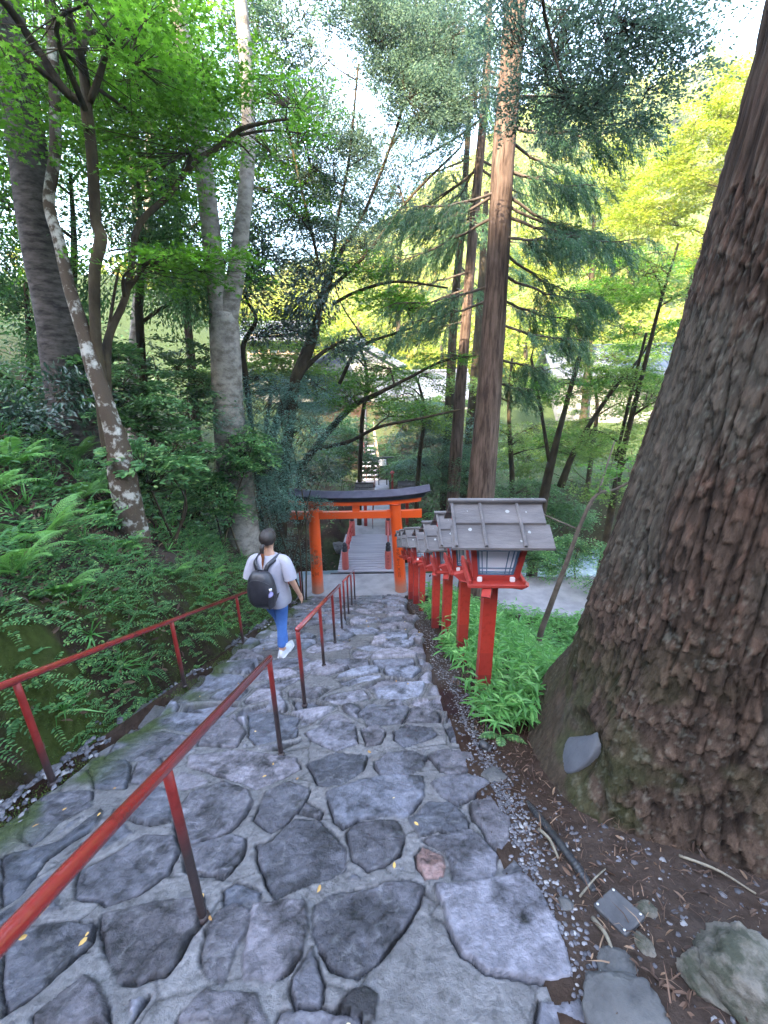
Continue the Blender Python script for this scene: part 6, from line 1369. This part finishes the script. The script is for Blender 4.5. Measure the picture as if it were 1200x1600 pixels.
    for (z, hw_, hd) in rows:
        for j in range(n):
            a = 2 * math.pi * j / n; cx_, cy_ = math.cos(a), math.sin(a); x = hw_ * math.copysign(abs(cx_) ** .7, cx_); y = hd * math.copysign(abs(cy_) ** .7, cy_)
            wr = .012 * (float(fbm(np.array(x * 22. + 5), np.array(z * 16. + y * 6), 3, 4)) - .5) * 2; V.append([x * (1 + wr * 2), y + wr * (1.4 if y < 0 else 0), z + .10 * (x * .3) * 0])
    q.add(V, [np.array([[i * n + j, i * n + (j + 1) % n, (i + 1) * n + (j + 1) % n, (i + 1) * n + j] for i in range(len(rows) - 1) for j in range(n)]), np.arange(n)[None, ::-1], (np.arange(n) + (len(rows) - 1) * n)[None]]); q.build('bag', M['pack'], b)
    for s in (-1, 1):
        tp = np.array([(s * .04, .05, .165), (s * .065, .07, .23), (s * .095 + .01, .115, .265), (s * .115 + .03, .20, .29), (s * .12 + .03, .27, .27), (s * .13 + .03, .31, .18), (s * .14 + .03, .30, .02), (s * .16 + .02, .20, -.09), (s * .13, .06, -.13)]); P = spline(tp, 36)
        q = MB(); T = unit(np.gradient(P, axis=0)); Ns = []; 
        cen = np.array([.03, .20, 0]); w_ = .024; V = []
        for p, tt in zip(P, T):
            o = p - cen; o[2] *= .3; o = unit(o - tt * (o @ tt)); sd = np.cross(tt, o)
            for (aa, bb) in ((-1, 0), (1, 0), (1, 1), (-1, 1)): V.append(p + sd * aa * w_ + o * bb * .010)
        q.add(V, np.array([[i * 4 + j, i * 4 + (j + 1) % 4, (i + 1) * 4 + (j + 1) % 4, (i + 1) * 4 + j] for i in range(35) for j in range(4)])); q.build('strap', M['pack'], b)
    q = MB(); q.tube(spline(np.array([(-.03, .02, .19), (0, -.01, .225), (.03, .02, .19)]), 9), .006, 6); q.build('handle', M['pack'], b)
    q = MB(); q.tube(spline(np.array([(-.12, -.06, .07), (-.06, -.115, .14), (0, -.12, .155), (.06, -.115, .14), (.12, -.06, .07)]), 20), .003, 5); q.build('zip', M['metal_dark'], b)
    q = MB(); V = []; n = 10
    for i, zz_ in enumerate(np.linspace(-.17, -.03, 6)):
        for j in range(n): a = -.9 + 1.5 * j / (n - 1); V.append([.155 * math.cos(a * .8) * (1.02 + .03 * i / 5), -.062 + .105 * math.sin(a) - .01, zz_])
    q.add(V, np.array([[i * n + j, i * n + j + 1, (i + 1) * n + j + 1, (i + 1) * n + j] for i in range(5) for j in range(n - 1)])); q.build('side_pocket', M['pack'], b)
    # water bottle in the side pocket
    cb = c + [.118, -.062, -.045]; M['pet'] = mat('bottle_plastic', (.16, .15, .36), .15, (.36, .34, .55), 20, spec=.8)
    w2 = thing('water_bottle', 'small bottle with a pale cap in the side pocket of the backpack', 'bottle', (px_ + cb[0] * cr - cb[1] * sr_, py_ + cb[0] * sr_ + cb[1] * cr, fz + cb[2]), rt)
    q = MB(); q.lathe([(0, -.10), (.028, -.10), (.031, -.09), (.031, .0), (.029, .02), (.014, .048), (.014, .055)], n=20); q.build('bottle', M['pet'], w2)
    q = MB(); q.lathe([(.0, .053), (.018, .053), (.018, .078), (0, .080)], n=16); q.build('bottle_cap', M['white'], w2)
person()

# ================================================================== THE BRIGHT AIR OF THE VALLEY
q = MB(); q.box((0, 60, 75), (620, 620, 230)); hz = q.build('haze', None, smooth=False)
hm = bpy.data.materials.new('haze_air'); hm.use_nodes = True; t = hm.node_tree; t.nodes.clear()
pv = t.nodes.new('ShaderNodeVolumePrincipled'); pv.inputs['Color'].default_value = (.92, .95, 1, 1); pv.inputs['Density'].default_value = .0010; pv.inputs['Anisotropy'].default_value = .2
oo = t.nodes.new('ShaderNodeOutputMaterial'); t.links.new(pv.outputs[0], oo.inputs['Volume']); hz.data.materials.append(hm)
tag(hz, 'thin bright haze over the valley', 'haze', kind='stuff')
